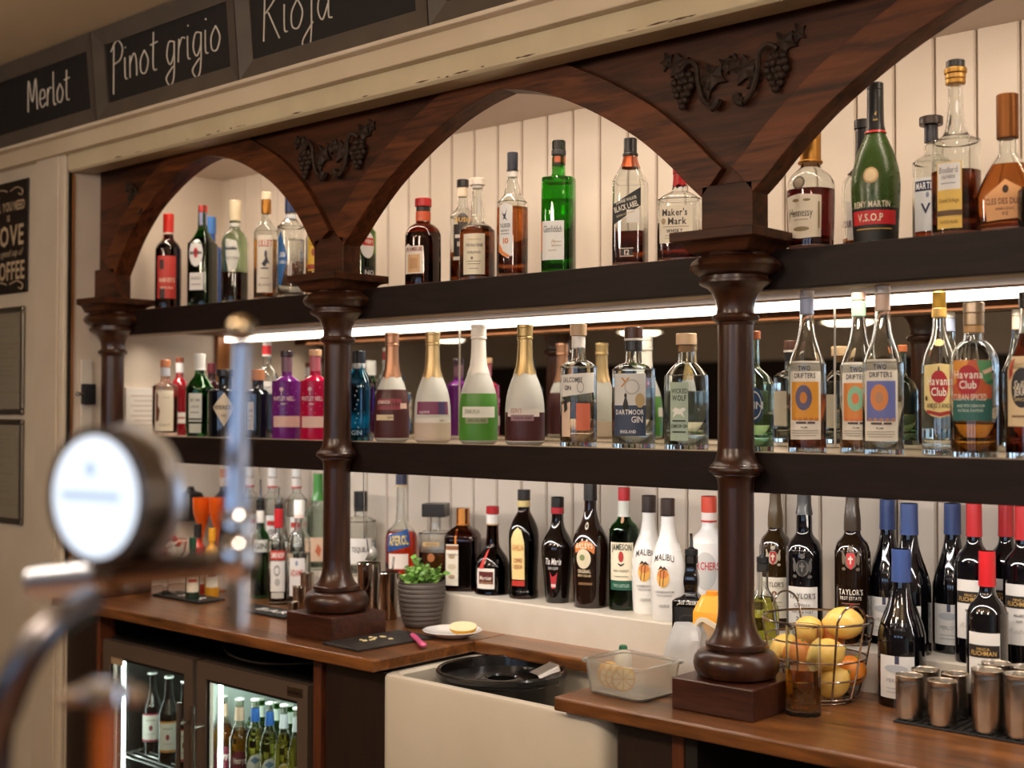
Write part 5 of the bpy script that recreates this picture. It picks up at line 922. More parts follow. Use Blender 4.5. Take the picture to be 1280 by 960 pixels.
# wire shelves
for z_ in (.497, .24):
    for xa, xb in ((-3.14, -2.726), (-2.712, -2.29)):
        mb = MB(); yy = 1.90
        while yy < 2.22: mb.tube([(xa, yy, z_), (xb, yy, z_)], .0022, 6); yy += .022
        mb.tube([(xa, 1.9, z_-.003), (xa, 2.22, z_-.003)], .003, 6).tube([(xb, 1.9, z_-.003), (xb, 2.22, z_-.003)], .003, 6)
        wchild(mb.build('wire_shelf', metal('#c8c8c4', .3)), fr)
for x0, x1, gx0, gx1, sg in ((-3.158, -2.728, -3.125, -2.767, 1), (-2.7104, -2.2724, -2.673, -2.3106, -1)):
    d = wchild(box('door', x0, gx0, 1.86, 1.884, .06, .818, M_FR), fr)
    mb = MB().box(gx1, x1, 1.86, 1.884, .06, .818).box(gx0, gx1, 1.86, 1.884, .777, .818).box(gx0, gx1, 1.86, 1.884, .06, .14)
    def sub(ob): ob.parent = d; ob.location = Vector(ob.location)-d.location-fr.location; return ob
    sub(mb.build('door_frame', M_FR)); sub(box('glass_pane', gx0, gx1, 1.868, 1.874, .14, .777, thin_glass('#f0f6f4')))
    mb = MB().box(gx0, gx0+.008, 1.8665, 1.8675, .14, .777).box(gx1-.008, gx1, 1.8665, 1.8675, .14, .777).box(gx0, gx1, 1.8665, 1.8675, .769, .777); sub(mb.build('seal', M_BLACK))
    hx = -2.7376 if sg > 0 else -2.6765
    sub(MB().tube([(hx, 1.825, .715), (hx, 1.825, .33)], .006, 10).build('handle', BRUSH))
    mb = MB()
    for zz in (.66, .38): mb.tube([(hx, 1.825, zz), (hx, 1.862, zz)], .004, 8)
    sub(mb.build('handle_mount', BRUSH))
    if sg < 0:
        sub(MB().box(-2.345, -2.29, 1.858, 1.861, .787, .808).build('badge', metal('#8a7a68', .4)))
        mb = MB(); flat_text(mb, 'autonumis', -2.3175, .7975, .009, 1.8575, 0, .045); sub(mb.build('lettering', paint('#1b1512', .5)))
    else: sub(box('sticker', -3.125, -3.065, 1.8655, 1.8665, .755, .777, paint('#b39a7c', .5)))
    led = wchild(box('light_tube', gx0+.010, gx0+.018, 1.892, 1.900, .16, .775, glow('#eaf6ee', FRIDGE)), fr)
    wchild(box('light_tube', (gx0+gx1)/2-.15, (gx0+gx1)/2+.15, 1.895, 1.905, .786, .793, glow('#eaf6ee', FRIDGE*4)), fr)  # hidden tube added to brighten the fridge interior
mb = MB().tube(catmull([(-2.66, 1.9, .865), (-2.6, 1.88, .845), (-2.5, 1.885, .838), (-2.38, 1.9, .848), (-2.30, 1.93, .86)], 5), .003, 6)
tag(mb.build('power_cable', paint('#1d1614', .5)), 'thin dark cable hanging in the gap above the fridge', 'cable')
ZF = .5005
def fbottle(cx_, y_, top, wd, label, body, neck, pr, capc='#e8e8e4', fill=None, liq_=None, gl_=None, grp='bottles in the fridge', foil=None):
    caps = [(.975, 1, 1.18, capc)]
    if foil: caps.append((.76, .90, 1.05, foil, 'follow'))
    bottle('beer_bottle', label, cx_, y_, ZF, top, wd, 'beer', gl_, caps, pr, fill, liq_, body=body, group=grp, by=900)
DK = paint('#140c0c', .08, 0, .6)
def cider(edge, dot): return [('r', 0, .30, 2.0, .36, '#e6e2da'), '|', ('r', 0, .135, 2.0, .025, edge), ('r', 0, .475, 2.0, .02, edge), ('e', -.1, .30, .35, .07, dot), ('r', -.1, .40, .9, .02, '#bbb5ab'), ('r', -.1, .22, .8, .01, '#bbb5ab')]
fbottle(190, 1.985, 840, 26, 'dark cider bottle with a pink-edged white label, leftmost in the fridge', DK, None, cider('#a02848', '#8a3a4a'))
fbottle(211, 1.95, 845, 25, 'dark cider bottle with an orange-edged white label in the fridge', DK, None, cider('#d08a3a', '#a03a4a'))
fbottle(231, 1.925, 851, 22, 'dark cider bottle with a red-edged white label beside the fridge handle', DK, None, cider('#b8283a', '#8a6a2a'))
AG = glass('#f4f2e6'); GG = glass('#5fae4a')
for cx_, lb in ((279, 'orange alcopop bottle with maroon label, left one'), (299.5, 'orange alcopop bottle with maroon label, right one')):
    fbottle(cx_, 1.93, 868+(cx_-279)*.22, 26, lb, None, None, [('p', [(-.9, .34), (-.5, .42), (0, .44), (.5, .42), (.9, .34), (.9, .18), (-.9, .18)], '#6a2030'), ('r', 0, .13, 1.8, .08, '#d8cfc0'), '|', ('t', 0, .33, .07, 'Henrys', '#f0e4dc', {'w': 1.1}), ('t', 0, .135, .05, 'COOL', '#6a5a4a', {'w': 1.0})], '#e4e4de', .66, liqm('#e07a10'), AG, foil='#c8a890')
for cx_, lb in ((319, 'pale lager bottle with blue foil neck and grey-blue label, left one'), (337, 'pale lager bottle with blue foil neck and grey-blue label, right one')):
    fbottle(cx_, 1.935, 873+(cx_-319)*.25, 24, lb, None, None, [('p', [(-.9, .33), (-.4, .41), (.2, .43), (.9, .38), (.9, .12), (-.9, .12)], '#d8d8d2'), '|', ('p', [(-.5, .36), (0, .40), (.5, .36), (0, .32)], '#6a88a8'), ('t', 0, .24, .06, 'VINE', '#7a4a4a', {'w': .8})], '#eeeeea', .68, liqm('#d8c83a'), AG, foil='#2f5fa8')
for cx_, lb in ((355, 'clear golden lager bottle with a cream crown label, left one'), (371, 'clear golden lager bottle with a cream crown label, right one')):
    fbottle(cx_, 1.93, 880+(cx_-355)*.25, 23, lb, None, None, [('e', 0, .34, 1.3, .16, '#d8ceaa'), ('r', 0, .20, 1.8, .12, '#e2dcc0'), '|', ('t', 0, .21, .06, 'corona', '#2a3050', {'w': 1.2}), ('e', 0, .34, 1.0, .11, '#b8a23a')], '#e8e8e2', .7, liqm('#d0b428'), AG, foil='#d8dce4')
for cx_, y_, tp, od in ((288, 2.03, 862, 'second from the left'), (309, 2.03, 866, 'third from the left'), (327, 2.04, 872, 'fourth from the left'), (346, 2.04, 876, 'fifth from the left'), (363, 2.05, 880, 'rightmost'), (271, 2.03, 860, 'leftmost')):
    fbottle(cx_, y_, tp, 21, 'green lager bottle in the back row of the fridge, '+od, None, None, [('r', 0, .28, 1.6, .2, '#d4dccf'), '|', ('r', 0, .28, 1.2, .04, '#3a7a3a')], '#f0f0ea', .7, liqm('#b8c84a'), GG, foil='#dfe8dc', grp='back row of green bottles in the fridge')

# ================================================================= sink with its tub
sk = empty('sink', (-1.705, 2.02, .62)); tag(sk, 'white ceramic butler sink between the two worktops', 'sink')
mb = MB(); x0, x1, y0, y1, zt = -2.006, -1.405, 1.838, 2.2, .888
def rr(x0, x1, y0, y1, r, z, n=5):
    o = []
    for cx_, cy_, a in ((x1-r, y1-r, 0), (x0+r, y1-r, 90), (x0+r, y0+r, 180), (x1-r, y0+r, 270)):
        for k in range(n+1): t = R(a+90*k/n); o.append((cx_+r*math.cos(t), cy_+r*math.sin(t), z))
    return o
rs = [rr(x0+.004, x1-.004, y0+.004, y1, .03, .62), rr(x0, x1, y0, y1, .03, .64), rr(x0, x1, y0, y1, .03, zt-.008), rr(x0+.003, x1-.003, y0+.003, y1-.003, .028, zt-.002), rr(x0+.008, x1-.008, y0+.008, y1-.008, .026, zt),
      rr(x0+.020, x1-.020, y0+.020, y1-.020, .03, zt), rr(x0+.026, x1-.026, y0+.026, y1-.026, .03, zt-.006), rr(x0+.03, x1-.03, y0+.03, y1-.03, .035, .70), rr(x0+.05, x1-.05, y0+.05, y1-.05, .04, .672)]
mb.rings(rs, len(rs[0])); wchild(mb.build('basin', wall_paint('#e4ddcf', '#dcd4c4', .16, 5, .0)), sk)
sp = empty('sink_plinth', (-1.705, 2.02, 0)); tag(sp, 'dark plinth carrying the white sink', 'plinth'); wchild(box('plinth', -2.0, -1.41, 1.9, 2.2, 0, .62, M_DARK), sp)
tb = empty('round_tub', (-1.815, 2.02, .672)); tag(tb, 'black round plastic tub with a ringed lid standing in the sink', 'tub')
BP = paint('#0e0d0e', .22, 0, .3); rt = .139; h = .225
MB().lathe([(.115, 0), (.12, .004), (rt-.004, h-.02), (rt, h-.016), (rt, h), (rt-.004, h+.002), (rt-.007, h), (rt-.010, h-.020), (.055, h-.026), (.052, h-.024), (.042, h-.018), (.036, h-.018), (.033, h-.022), (.031, h-.05), (.001, h-.05)], 56, cap1=False).build('tub_body', BP, tb)
MB().lathe([(rt+.0005, h-.012), (rt+.003, h-.010), (rt+.003, h-.002), (rt, h+.002), (rt-.003, h+.0025)], 56, cap0=False, cap1=False).build('rim', paint('#1a191a', .18, 0, .4), tb)
e = empty('steel_scoop', (-1.712, 2.035, .672+h-.024), R(-20)); tag(e, 'small grey metal wedge leaning on the rim of the black tub', 'scoop')
mb = MB(); sec = [(-.026, 0), (.026, 0), (.026, .028), (.02, .036), (-.02, .036), (-.026, .028)]
V = [(x, -.022, z*.75) for x, z in sec]+[(x, .028, z*1.2) for x, z in sec]; n = 6
mb.add(V, [tuple(reversed(range(n, 2*n)))]+[(i, (i+1) % n, (i+1) % n+n, i+n) for i in range(n)]).build('wedge', metal('#9d948c', .42), e, bevel=.002)

# ================================================================= things on the left worktop
pl = at(527, 760, 2.185); pr_ = .0585; ph = .112
e = empty('potted_herb', (pl.x, 2.185, ZC)); tag(e, 'leafy green herb in a grey ribbed pot beside the plate', 'potted plant')
prof = [(.038, 0), (.043, .003)]
for k in range(9):
    z_ = .008+k*.011; q = .043+(pr_-.043)*min(1, (z_/.07))**.6; prof += [(q-.0012, z_), (q+.001, z_+.003), (q+.001, z_+.008), (q-.0012, z_+.0108)]
prof += [(pr_, .110), (pr_, ph), (pr_-.004, ph), (pr_-.005, ph-.02)]
MB().lathe(prof, 40, cap1=False).build('pot', paint('#5d5550', .5), e)
MB().lathe([(pr_-.005, ph-.016), (.001, ph-.014)], 24, cap0=False, cap1=False).build('soil', paint('#2a1d14', .9), e)
LV = []
for s_, c_ in ((.019, '#86b457'), (.016, '#9cc670'), (.022, '#6f9f47')):
    mb = MB(); V = [(0, 0, 0)]; out = [(.25, .45), (.55, .55), (.85, .38), (1.05, 0), (.85, -.38), (.55, -.55), (.25, -.45)]
    V += [(x*s_, y*s_, .004*math.sin(x*3)-abs(y)*s_*.15) for x, y in out]+[(.55*s_, 0, .003)]
    mb.add(V, [(0, 7, 8), (7, 6, 8), (6, 5, 8), (5, 4, 8), (4, 3, 8), (3, 2, 8), (2, 1, 8), (1, 0, 8)], 0, True)
    mt = paint(c_, .4, 0, .1); mt.node_tree.nodes['Principled BSDF'].inputs['Subsurface Weight'].default_value = .0
    LV.append(mb.mesh('leaf', mt))
rg = random.Random(11)
for k in range(30):
    a = rg.uniform(0, 2*PI); q = rg.uniform(.004, .036); hh = rg.uniform(.006, .040)+(.016 if k == 0 else 0); lean = rg.uniform(.2, 1.0)
    p0 = Vector((q*math.cos(a)*.6, q*math.sin(a)*.6, ph-.016)); p1 = Vector((q*math.cos(a)*(1+lean*.8), q*math.sin(a)*(1+lean*.8), ph+hh))
    MB().tube([p0, (p0+p1)/2+Vector((0, 0, .008)), p1], .0011, 5).build('stem', paint('#6a8f45', .5), e)
    for j in range(9):
        t = .35+.65*j/8; c_ = p0.lerp(p1, t)
        o = bpy.data.objects.new('leaf', LV[rg.randrange(3)]); COL.objects.link(o); o.parent = e; o.location = c_; o.rotation_euler = (rg.uniform(-.7, .7), rg.uniform(-.9, .2), j*2.4+a); o.scale = (rg.uniform(.6, .95),)*3
e = empty('white_plate', (-2.070, 2.130, ZC)); tag(e, 'small white plate with a lemon wedge beside the herb pot', 'plate')
MB().lathe([(.034, 0), (.038, .002), (.052, .007), (.069, .015), (.071, .0165), (.069, .0175), (.050, .0105), (.038, .007), (.001, .0065)], 44, cap1=False).build('dish', paint('#e9e7e4', .15, 0, .5), e)
def wedge(nm, loc, rz, r_, label, tilt=0):
    e = empty(nm, loc, rz); tag(e, label, 'lemon'); n = 14; mb = MB()
    # half lemon boat: rind shell and a pale cut face
    rs = []
    for i in range(n+1):
        t = -1+2*i/n; q = math.sqrt(max(0, 1-abs(t)**2.2))*r_*.62+.0004; rs.append([(t*r_, q*math.cos(PI+PI*k/8), q*math.sin(PI+PI*k/8)*.95) for k in range(9)])
    v = [p for q in rs for p in q]; f = [(i*9+k, i*9+k+1, i*9+k+10, i*9+k+9) for i in range(n) for k in range(8)]
    z_ = r_*.59
    o1 = mb.add([(a, b, c+z_) for a, b, c in v], f, 0, True).build('rind', paint('#e0a928', .4, 0, .1), e); o1.rotation_euler.x = tilt
    mb = MB(); rim = [(q[0][0], q[0][1], z_+.0005) for q in rs]+[(q[8][0], q[8][1], z_+.0005) for q in reversed(rs)]
    o2 = mb.add(rim, [tuple(range(len(rim)))]).build('cut_face', paint('#efe4b8', .3, 0, .2), e); o2.rotation_euler.x = tilt
    return e
wedge('lemon_wedge', (-2.038, 2.135, ZC+.010), R(30), .034, 'cut lemon half lying on the white plate', R(22))
e = empty('slate_board', (-2.15, 1.97, ZC)); tag(e, 'black slate chopping board with lemon scraps at the worktop corner', 'chopping board')
MB().box(-.065, .065, -.115, .115, 0, .006).build('slate', wall_paint('#3a3634', '#211f1e', .45, 30, .3), e, bevel=.0015, rz=R(-3))
rg = random.Random(4)
for k in range(9):
    o = MB().ball((0, 0, 0), 1, 7, 5).build('lemon_scrap', paint('#e2d3a0', .5), None, (-2.155+rg.uniform(-.03, .03), 1.97+rg.uniform(-.045, .03), ZC+.0072)); o.scale = (rg.uniform(.003, .008), rg.uniform(.003, .006), .002); o.rotation_euler.z = rg.uniform(0, 3)
    tag(o, 'small pale lemon scrap on the slate board', 'lemon scrap', 'lemon scraps on the slate board')
a_ = az(400+386/3.556, 740+160/3.556, ZC+.012); b_ = az(400+462/3.556, 740+243/3.556, ZC+.008); d_ = (b_-a_); an = math.atan2(d_.y, d_.x); Ln = d_.length
e = empty('paring_knife', ((a_.x+b_.x)/2, (a_.y+b_.y)/2, ZC+.006), an); tag(e, 'small paring knife with a pink handle across the slate board', 'knife')
hl = Ln*.66
MB().lathe([(.001, -.5), (.75, -.48), (.95, -.3), (.8, .1), (1.05, .3), (1, .44), (.6, .49), (.001, .5)], 14).build('handle', paint('#d8588a', .35, 0, .2), e)
hd = e.children[0]; hd.data.transform(Matrix.Rotation(PI/2, 4, 'Y') @ Matrix.Diagonal((.0055, .0085, hl, 1))); hd.location = (Ln/2-hl/2, 0, .006)
MB().add([(-Ln*.52, 0, .001), (Ln/2-hl, -.007, .001), (Ln/2-hl, .007, .001), (-Ln*.52, 0, .0022), (Ln/2-hl, -.007, .0022), (Ln/2-hl, .007, .0022)], [(2, 1, 0), (3, 4, 5), (0, 1, 4, 3), (1, 2, 5, 4), (2, 0, 3, 5)]).build('blade', metal('#c8c8c8', .2), e); e.children[1].location.z = .004
# steel tins with bar tools right of the second column
def tin(px_, py_, y_, top, wd, label, rim=True, mat=None, taper=.82, nm='steel_tin', cat='tin'):
    P = at(px_, 740, y_); h_ = at(px_, top, y_).z-ZC; q = wd/2*depth(P)/F
    e = empty(nm, (P.x, y_, ZC)); tag(e, label, cat)
    MB().lathe([(q*taper*.96, 0), (q*taper, .002), (q, h_-.003), (q*1.03, h_-.001), (q*1.0, h_), (q*.96, h_-.001), (q*taper*.93, .004), (.001, .004)], 36, cap1=False).build('tin_body', mat or metal('#c2b6ab', .09), e)
    return e, P, h_, q
t1, P1, h1, q1 = tin(461, 770, 2.12, 703, 30, 'polished steel shaker tin holding a strainer and straws, next to the second column')
t2, P2, h2, q2 = tin(486, 770, 2.20, 715, 26, 'slim steel tin holding a glass stick, behind the shaker tin')
st = empty('hawthorne_strainer', (P1.x, 2.12, ZC)); tag(st, 'fine wire strainer standing in the shaker tin', 'strainer')
MB().lathe([(.001, -.5), (.35, -.42), (.62, -.2), (.78, .1), (.82, .35), (.80, .35), (.60, -.18), (.33, -.38), (.001, -.46)], 20, cap0=False, cap1=False).build('mesh_bowl', paint('#d6d4d0', .35, .6), st); o = st.children[0]; o.scale = (.024,)*3; o.location = (.016, -.004, h1+.022); o.rotation_euler = (R(35), R(-55), 0)
MB().tube([(.012, 0, h1-.04), (.0, .0, h1+.02), (-.008, 0, h1+.06)], .0018, 6).build('handle', CHROME, st)
sn = empty('bar_spoon', (P1.x-.012, 2.118, ZC)); tag(sn, 'bar spoon with a round disc end standing in the shaker tin', 'spoon')
MB().tube([(0, 0, .006), (-.004, 0, h1+.052)], .0015, 6).build('stem', CHROME, sn); MB().lathe([(.001, 0), (.012, .001), (.012, .0025), (.001, .0035)], 16).build('disc', CHROME, sn); sn.children[1].location = (-.004, 0, h1+.052)
for k in range(5):
    o = MB().tube([(0, 0, .006), (.012*(k-2)*.6, .004*k, .135+.004*k)], .0028, 8).build('green_straw', paint('#2f8a3f', .35), None, (P1.x-.010+.004*k, 2.128-.003*k, ZC))
    tag(o, 'green drinking straw standing in the shaker tin', 'straw', 'green straws in the shaker tin')
o = MB().tube([(0, 0, .006), (.02, .0, .16)], .0026, 7).build('glass_stick', glass('#f2f6f4'), None, (P2.x, 2.198, ZC)); tag(o, 'clear stirring stick leaning in the slim tin', 'stirrer')
o = MB().tube([(0, 0, .003), (.004, .0, .105)], .003, 7).build('black_muddler', paint('#15110f', .4), None, (P2.x-.004, 2.162, ZC)); tag(o, 'black muddler standing in front of the slim tin', 'muddler')
# little steel measures left of the second column
for px_, y_, tp, wd, lb in ((384, 2.09, 716, 17, 'tall steel spirit measure standing left of the second column'), (374, 2.02, 733, 16, 'middle steel spirit measure left of the second column'), (367, 1.96, 752, 13, 'smallest steel spirit measure beside the second plinth')):
    tin(px_, 750, y_, tp, wd, lb, mat=BRUSH, taper=1.0, nm='spirit_measure', cat='measure')
# black bar mats with white print
for x0_, x1_, lb in ((-2.80, -2.56, 'black rubber bar mat with white print near the second column'), (-3.16, -2.93, 'black rubber bar mat with white print at the left end')):
    e = empty('bar_mat', ((x0_+x1_)/2, 2.06, ZC)); tag(e, lb, 'bar mat', 'black bar mats'); w_ = (x1_-x0_)/2
    MB().box(-w_, w_, -.045, .045, 0, .006).build('mat', paint('#121011', .6), e, bevel=.002); mb = MB(); v, f = text2d('BAR', .03, True, .12); mb.add([(a+w_*.2, b, .0064) for a, b in v], f).build('print', paint('#d8d4ce', .6), e)
# left corner: dispenser, orange goblets, sauces, sweets
e = empty('wall_dispenser', (XL+.004, 2.25, 1.112)); tag(e, 'black plastic dispenser with cream label on the left cheek', 'dispenser')
MB().lathe([(.03, 0), (.036, .006), (.036, .07), (.03, .085), (.012, .092), (.008, .105)], 24, e=4).build('casing', paint('#14100f', .35), e); e.children[0].location.x = .036
MB().box(.072, .0735, -.012, .018, .025, .062).build('label', paint('#c9c4a8', .6), e)
def orange_goblet(px_, y_, label):
    p = at(px_, 690, y_); e = empty('orange_goblet', (p.x, y_, ZC)); tag(e, label, 'goblet', 'orange plastic goblets'); h_ = at(px_, 622, y_).z-ZC
    MB().lathe([(.028, 0), (.028, .003), (.005, .008), (.004, h_*.55), (.012, h_*.68), (.026, h_*.84), (.028, h_), (.0262, h_), (.024, h_*.85), (.010, h_*.70), (.001, h_*.66)], 26, cap1=False).build('goblet_body', glass('#f0701c', .05, .7), e)
orange_goblet(252, 2.19, 'left orange plastic goblet by the left cheek'); orange_goblet(272, 2.20, 'right orange plastic goblet by the left cheek')
def small_bottle(px_, y_, top, wd, body_c, cap_c, label, name):
    bottle(name, label, px_, y_, ZC, top, wd, 'whisky', None, [(.80, 1, 1.3, cap_c)], [('r', 0, .3, 1.8, .3, '#e6dcc8'), '|', ('r', 0, .34, 1.2, .05, '#b8342a')], body=paint(body_c, .12, 0, .5), group='small sauce bottles in the left corner')
small_bottle(248, 2.13, 655, 20, '#b02a18', '#1c1816', 'small red sauce bottle with black cap in front of the orange goblets', 'sauce_bottle')
small_bottle(266, 2.12, 660, 18, '#d8961e', '#d8961e', 'small yellow sauce bottle in front of the orange goblets', 'sauce_bottle')
small_bottle(242, 2.04, 672, 18, '#12301f', '#1f4a30', 'small dark green dropper bottle beside the sweets bowl', 'dropper_bottle')
p = at(207, 715, 2.05); e = empty('sweets_bowl', (p.x, 2.05, ZC)); tag(e, 'clear footed glass bowl filled with wrapped sweets in the left corner', 'bowl')
MB().lathe([(.034, -.085), (.036, -.083), (.03, -.079), (.008, -.072), (.007, -.03), (.012, -.006), (.034, .002), (.056, .04), (.060, .072), (.057, .072), (.053, .041), (.033, .006), (.001, .006)], 30, cap1=False).build('bowl_body', CLR, e, (0, 0, .085))
MB().lathe([(.061, .071), (.063, .073), (.060, .075)], 30, cap0=False, cap1=False).build('rim', paint('#c89a84', .3), e, (0, 0, .085))
rg = random.Random(9); sm = {c: MB().ball((0, 0, 0), .010, 8, 6, sc=(1.2, .9, .8)).add([(-.02, -.006, 0), (-.011, 0, 0), (-.02, .006, .002)], [(0, 1, 2)]).add([(.02, -.006, 0), (.011, 0, 0), (.02, .006, .002)], [(2, 1, 0)]).mesh('wrapped_sweet', paint(c, .3, 0, .2)) for c in ('#c42a2a', '#e6dcd4', '#d88a90', '#8a3a6a', '#e0b0a8')}
for k in range(44):
    a = rg.uniform(0, 2*PI); lay = k//9; q = rg.uniform(0, .030+.004*min(lay, 3)-(.016 if lay == 4 else 0))
    o = bpy.data.objects.new('wrapped_sweet', sm[list(sm)[k % 5]]); COL.objects.link(o); o.location = (p.x+q*math.cos(a), 2.05+q*math.sin(a), ZC+.105+.019*lay+rg.uniform(0, .006)); o.rotation_euler = (rg.uniform(-.6, .6), rg.uniform(-.6, .6), rg.uniform(0, 3))
    tag(o, 'small wrapped sweet heaped in the glass bowl', 'sweet', 'wrapped sweets in the glass bowl')
# ================================================================= things on the right worktop
PLA = glass('#fbfaf4', .12, .8, 1.3)
e = empty('clear_tub', (-1.403, 1.932, ZC), R(-4)); tag(e, 'clear plastic tub holding lemon slices left of the third plinth', 'tub')
def tubring(hx, hy, r_, z): return rr(-hx, hx, -hy, hy, r_, z)
rs = [tubring(.062, .052, .014, 0), tubring(.066, .056, .016, .004), tubring(.072, .062, .016, .058), tubring(.078, .068, .018, .060), tubring(.078, .068, .018, .065), tubring(.071, .061, .016, .065), tubring(.070, .060, .016, .058), tubring(.064, .054, .015, .006), tubring(.060, .050, .013, .0035)]
MB().rings(rs, len(rs[0])).build('tub_body', PLA, e)
for k, (x, y, t) in enumerate(((-.03, -.028, .9), (-.012, -.03, 1.0), (.006, -.033, 1.15), (-.042, -.018, .5))):
    o = MB().lathe([(.022, -.0025), (.0235, 0), (.022, .0025)], 22).build('rind', paint('#dcae52', .5)); q = e.matrix_basis @ Vector((x, y, .033))
    r0 = empty('lemon_slice', q); tag(r0, ['second lemon slice from the left in the clear tub', 'third lemon slice from the left in the clear tub', 'rightmost lemon slice in the clear tub', 'leftmost lemon slice in the clear tub'][k], 'lemon slice', 'lemon slices in the clear tub'); o.parent = r0
    mb = MB()
    for sd in (-1, 1):
        for w_ in range(8):
            a0, a1 = 2*PI*w_/8+.06, 2*PI*(w_+1)/8-.06; mb.add([(.002*math.cos((a0+a1)/2), .002*math.sin((a0+a1)/2), sd*.0028), (.019*math.cos(a0), .019*math.sin(a0), sd*.0028), (.0195*math.cos((a0+a1)/2), .0195*math.sin((a0+a1)/2), sd*.0028), (.019*math.cos(a1), .019*math.sin(a1), sd*.0028)], [(0, 1, 2, 3) if sd > 0 else (3, 2, 1, 0)])
    mb.build('flesh', paint('#efdca0', .35), r0); r0.rotation_euler = (R(80), 0, R(20+10*k))
p = at(779, 830, 2.05); hb = at(779, 806, 2.05).z-ZC
e = empty('squeeze_bottle', (p.x, 2.05, ZC)); tag(e, 'pale squeeze bottle with a green cap behind the clear tub', 'squeeze bottle')
MB().lathe([(.016, 0), (.018, .003), (.018, hb*.6), (.012, hb*.78), (.007, hb*.85)], 22).build('body', paint('#dcd6c4', .35), e); MB().lathe([(.008, hb*.83), (.009, hb*.85), (.008, hb*.97), (.005, hb)], 16).build('cap', paint('#2f6a4c', .35), e)
e = empty('plastic_cover', (-1.365, 2.085, ZC), R(-20)); tag(e, 'clear plastic box cover with cream rim leaning upright behind the third plinth', 'cover')
lid = MB(); A = rr(-.05, .05, 0, .125, .02, 0); B = rr(-.042, .042, .008, .117, .016, 0); n = len(A)
V = [(x, -.004, y) for x, y, _ in A]+[(x, .006, y) for x, y, _ in A]+[(x, -.004, y) for x, y, _ in B]+[(x, .006, y) for x, y, _ in B]; f = []
for i in range(n):
    j = (i+1) % n; f += [(i, j, n+j, n+i)[::-1], (2*n+i, 2*n+j, j, i)[::-1], (n+i, n+j, 3*n+j, 3*n+i)[::-1], (3*n+i, 3*n+j, 2*n+j, 2*n+i)[::-1]]
o = lid.add(V, f, 0, True).build('rim', glass('#f0e8d4', .3, .35, 1.3), e); o.rotation_euler = (R(-14), R(12), 0)
o = MB().add([(x, .001, y) for x, y, _ in B]+[(x, .003, y) for x, y, _ in B], [tuple(range(n)), tuple(range(2*n-1, n-1, -1))]).build('panel', glass('#eef2f2', .18, .85, 1.15), e); o.rotation_euler = (R(-14), R(12), 0)
e = empty('plastic_bag', (-1.400, 2.12, ZC)); tag(e, 'crumpled clear plastic bag bunched behind the clear box cover', 'plastic bag')
mb = MB(); rg = random.Random(2); rs = []
for i in range(9):
    t = i/8; q = (.035+.018*math.sin(t*3.0))*(1-.35*t); rs.append([((q+rg.uniform(-.006, .006))*math.cos(2*PI*k/18)*1.15, (q+rg.uniform(-.006, .006))*math.sin(2*PI*k/18)*.8, t*.108) for k in range(18)])
mb.rings(rs, 18).build('bag_body', glass('#f8fafb', .2, .45, 1.3), e)
# tumbler of whisky
e = empty('highball_glass', (-1.084, 2.004, ZC)); tag(e, 'tall clear tumbler half full of whisky beside the third plinth', 'glass')
hg = at(1003, 782, 2.0).z-ZC; q = .0305
MB().lathe([(q-.001, 0), (q, .001), (q, hg-.001), (q-.0008, hg), (q-.0016, hg-.001), (q-.0022, .013), (q-.006, .011), (.001, .011)], 40, cap1=False).build('tumbler', CLR, e)
MB().lathe([(.002, .0108), (q-.0055, .0108), (q-.0016, .0132), (q-.0015, hg*.52), (.001, hg*.52)], 40).build('whisky', liqm('#dc9a3a'), e)
mb = MB()
for k in range(24):
    a = 2*PI*k/24; mb.tube([(q*1.003*math.cos(a), q*1.003*math.sin(a), .004), (q*1.003*math.cos(a), q*1.003*math.sin(a), .030)], .0008, 4)
mb.build('cut_flutes', CLR, e)
# wire fruit basket
bx, by_ = -1.126, 2.138; rb, rtp = .072, .101; zb, zt = .010, at(1022, 772, by_).z-ZC
e = empty('wire_basket', (bx, by_, ZC)); tag(e, 'chrome wire fruit basket with lemons and oranges right of the third column', 'basket'); WIRE = metal('#a8988c', .2)
def ringpts(r_, z, n=40): return [(r_*math.cos(2*PI*k/n), r_*math.sin(2*PI*k/n), z) for k in range(n)]
def rad(t): return rb+(rtp-rb)*t**.8
for t in (0, .25, .5, .75, 1): MB().tube(ringpts(rad(t), zb+(zt-zb)*t), .0017 if t < 1 else .0024, 7, closed=True).build('wire_ring', WIRE, e)
for k in range(6):
    a = 2*PI*k/6-.45; hw = .30
    P = []
    for s_ in (-1, 1):
        seq = [(rad(t)*math.cos(a+s_*hw), rad(t)*math.sin(a+s_*hw), zb+(zt-zb)*t) for t in (0, .25, .5, .75, 1)]
        P.append(seq)
    arcp = [(rtp*1.04*math.cos(a+hw*math.cos(u)*-1), rtp*1.04*math.sin(a+hw*math.cos(u)*-1), zt+.036*math.sin(u)) for u in (.35, .8, 1.2, 1.57, 1.95, 2.35, 2.8)]
    if k % 3 == 0: MB().tube(catmull(P[0]+arcp+list(reversed(P[1])), 3), .0022, 7).build('handle_loop', WIRE, e)
    else: MB().tube([((rad(t)+.001)*math.cos(a), (rad(t)+.001)*math.sin(a), zb+(zt-zb)*t) for t in (0, .25, .5, .75, 1)], .0018, 7).build('upright_wire', WIRE, e)
mb = MB()
for k in range(-3, 4):
    x = k*.02; L_ = math.sqrt(rb*rb-x*x); mb.tube([(x, -L_, zb), (x, L_, zb)], .0015, 6)
mb.build('base_wires', WIRE, e); MB().tube(ringpts(rb*.9, .002), .002, 7, closed=True).build('foot_ring', WIRE, e)
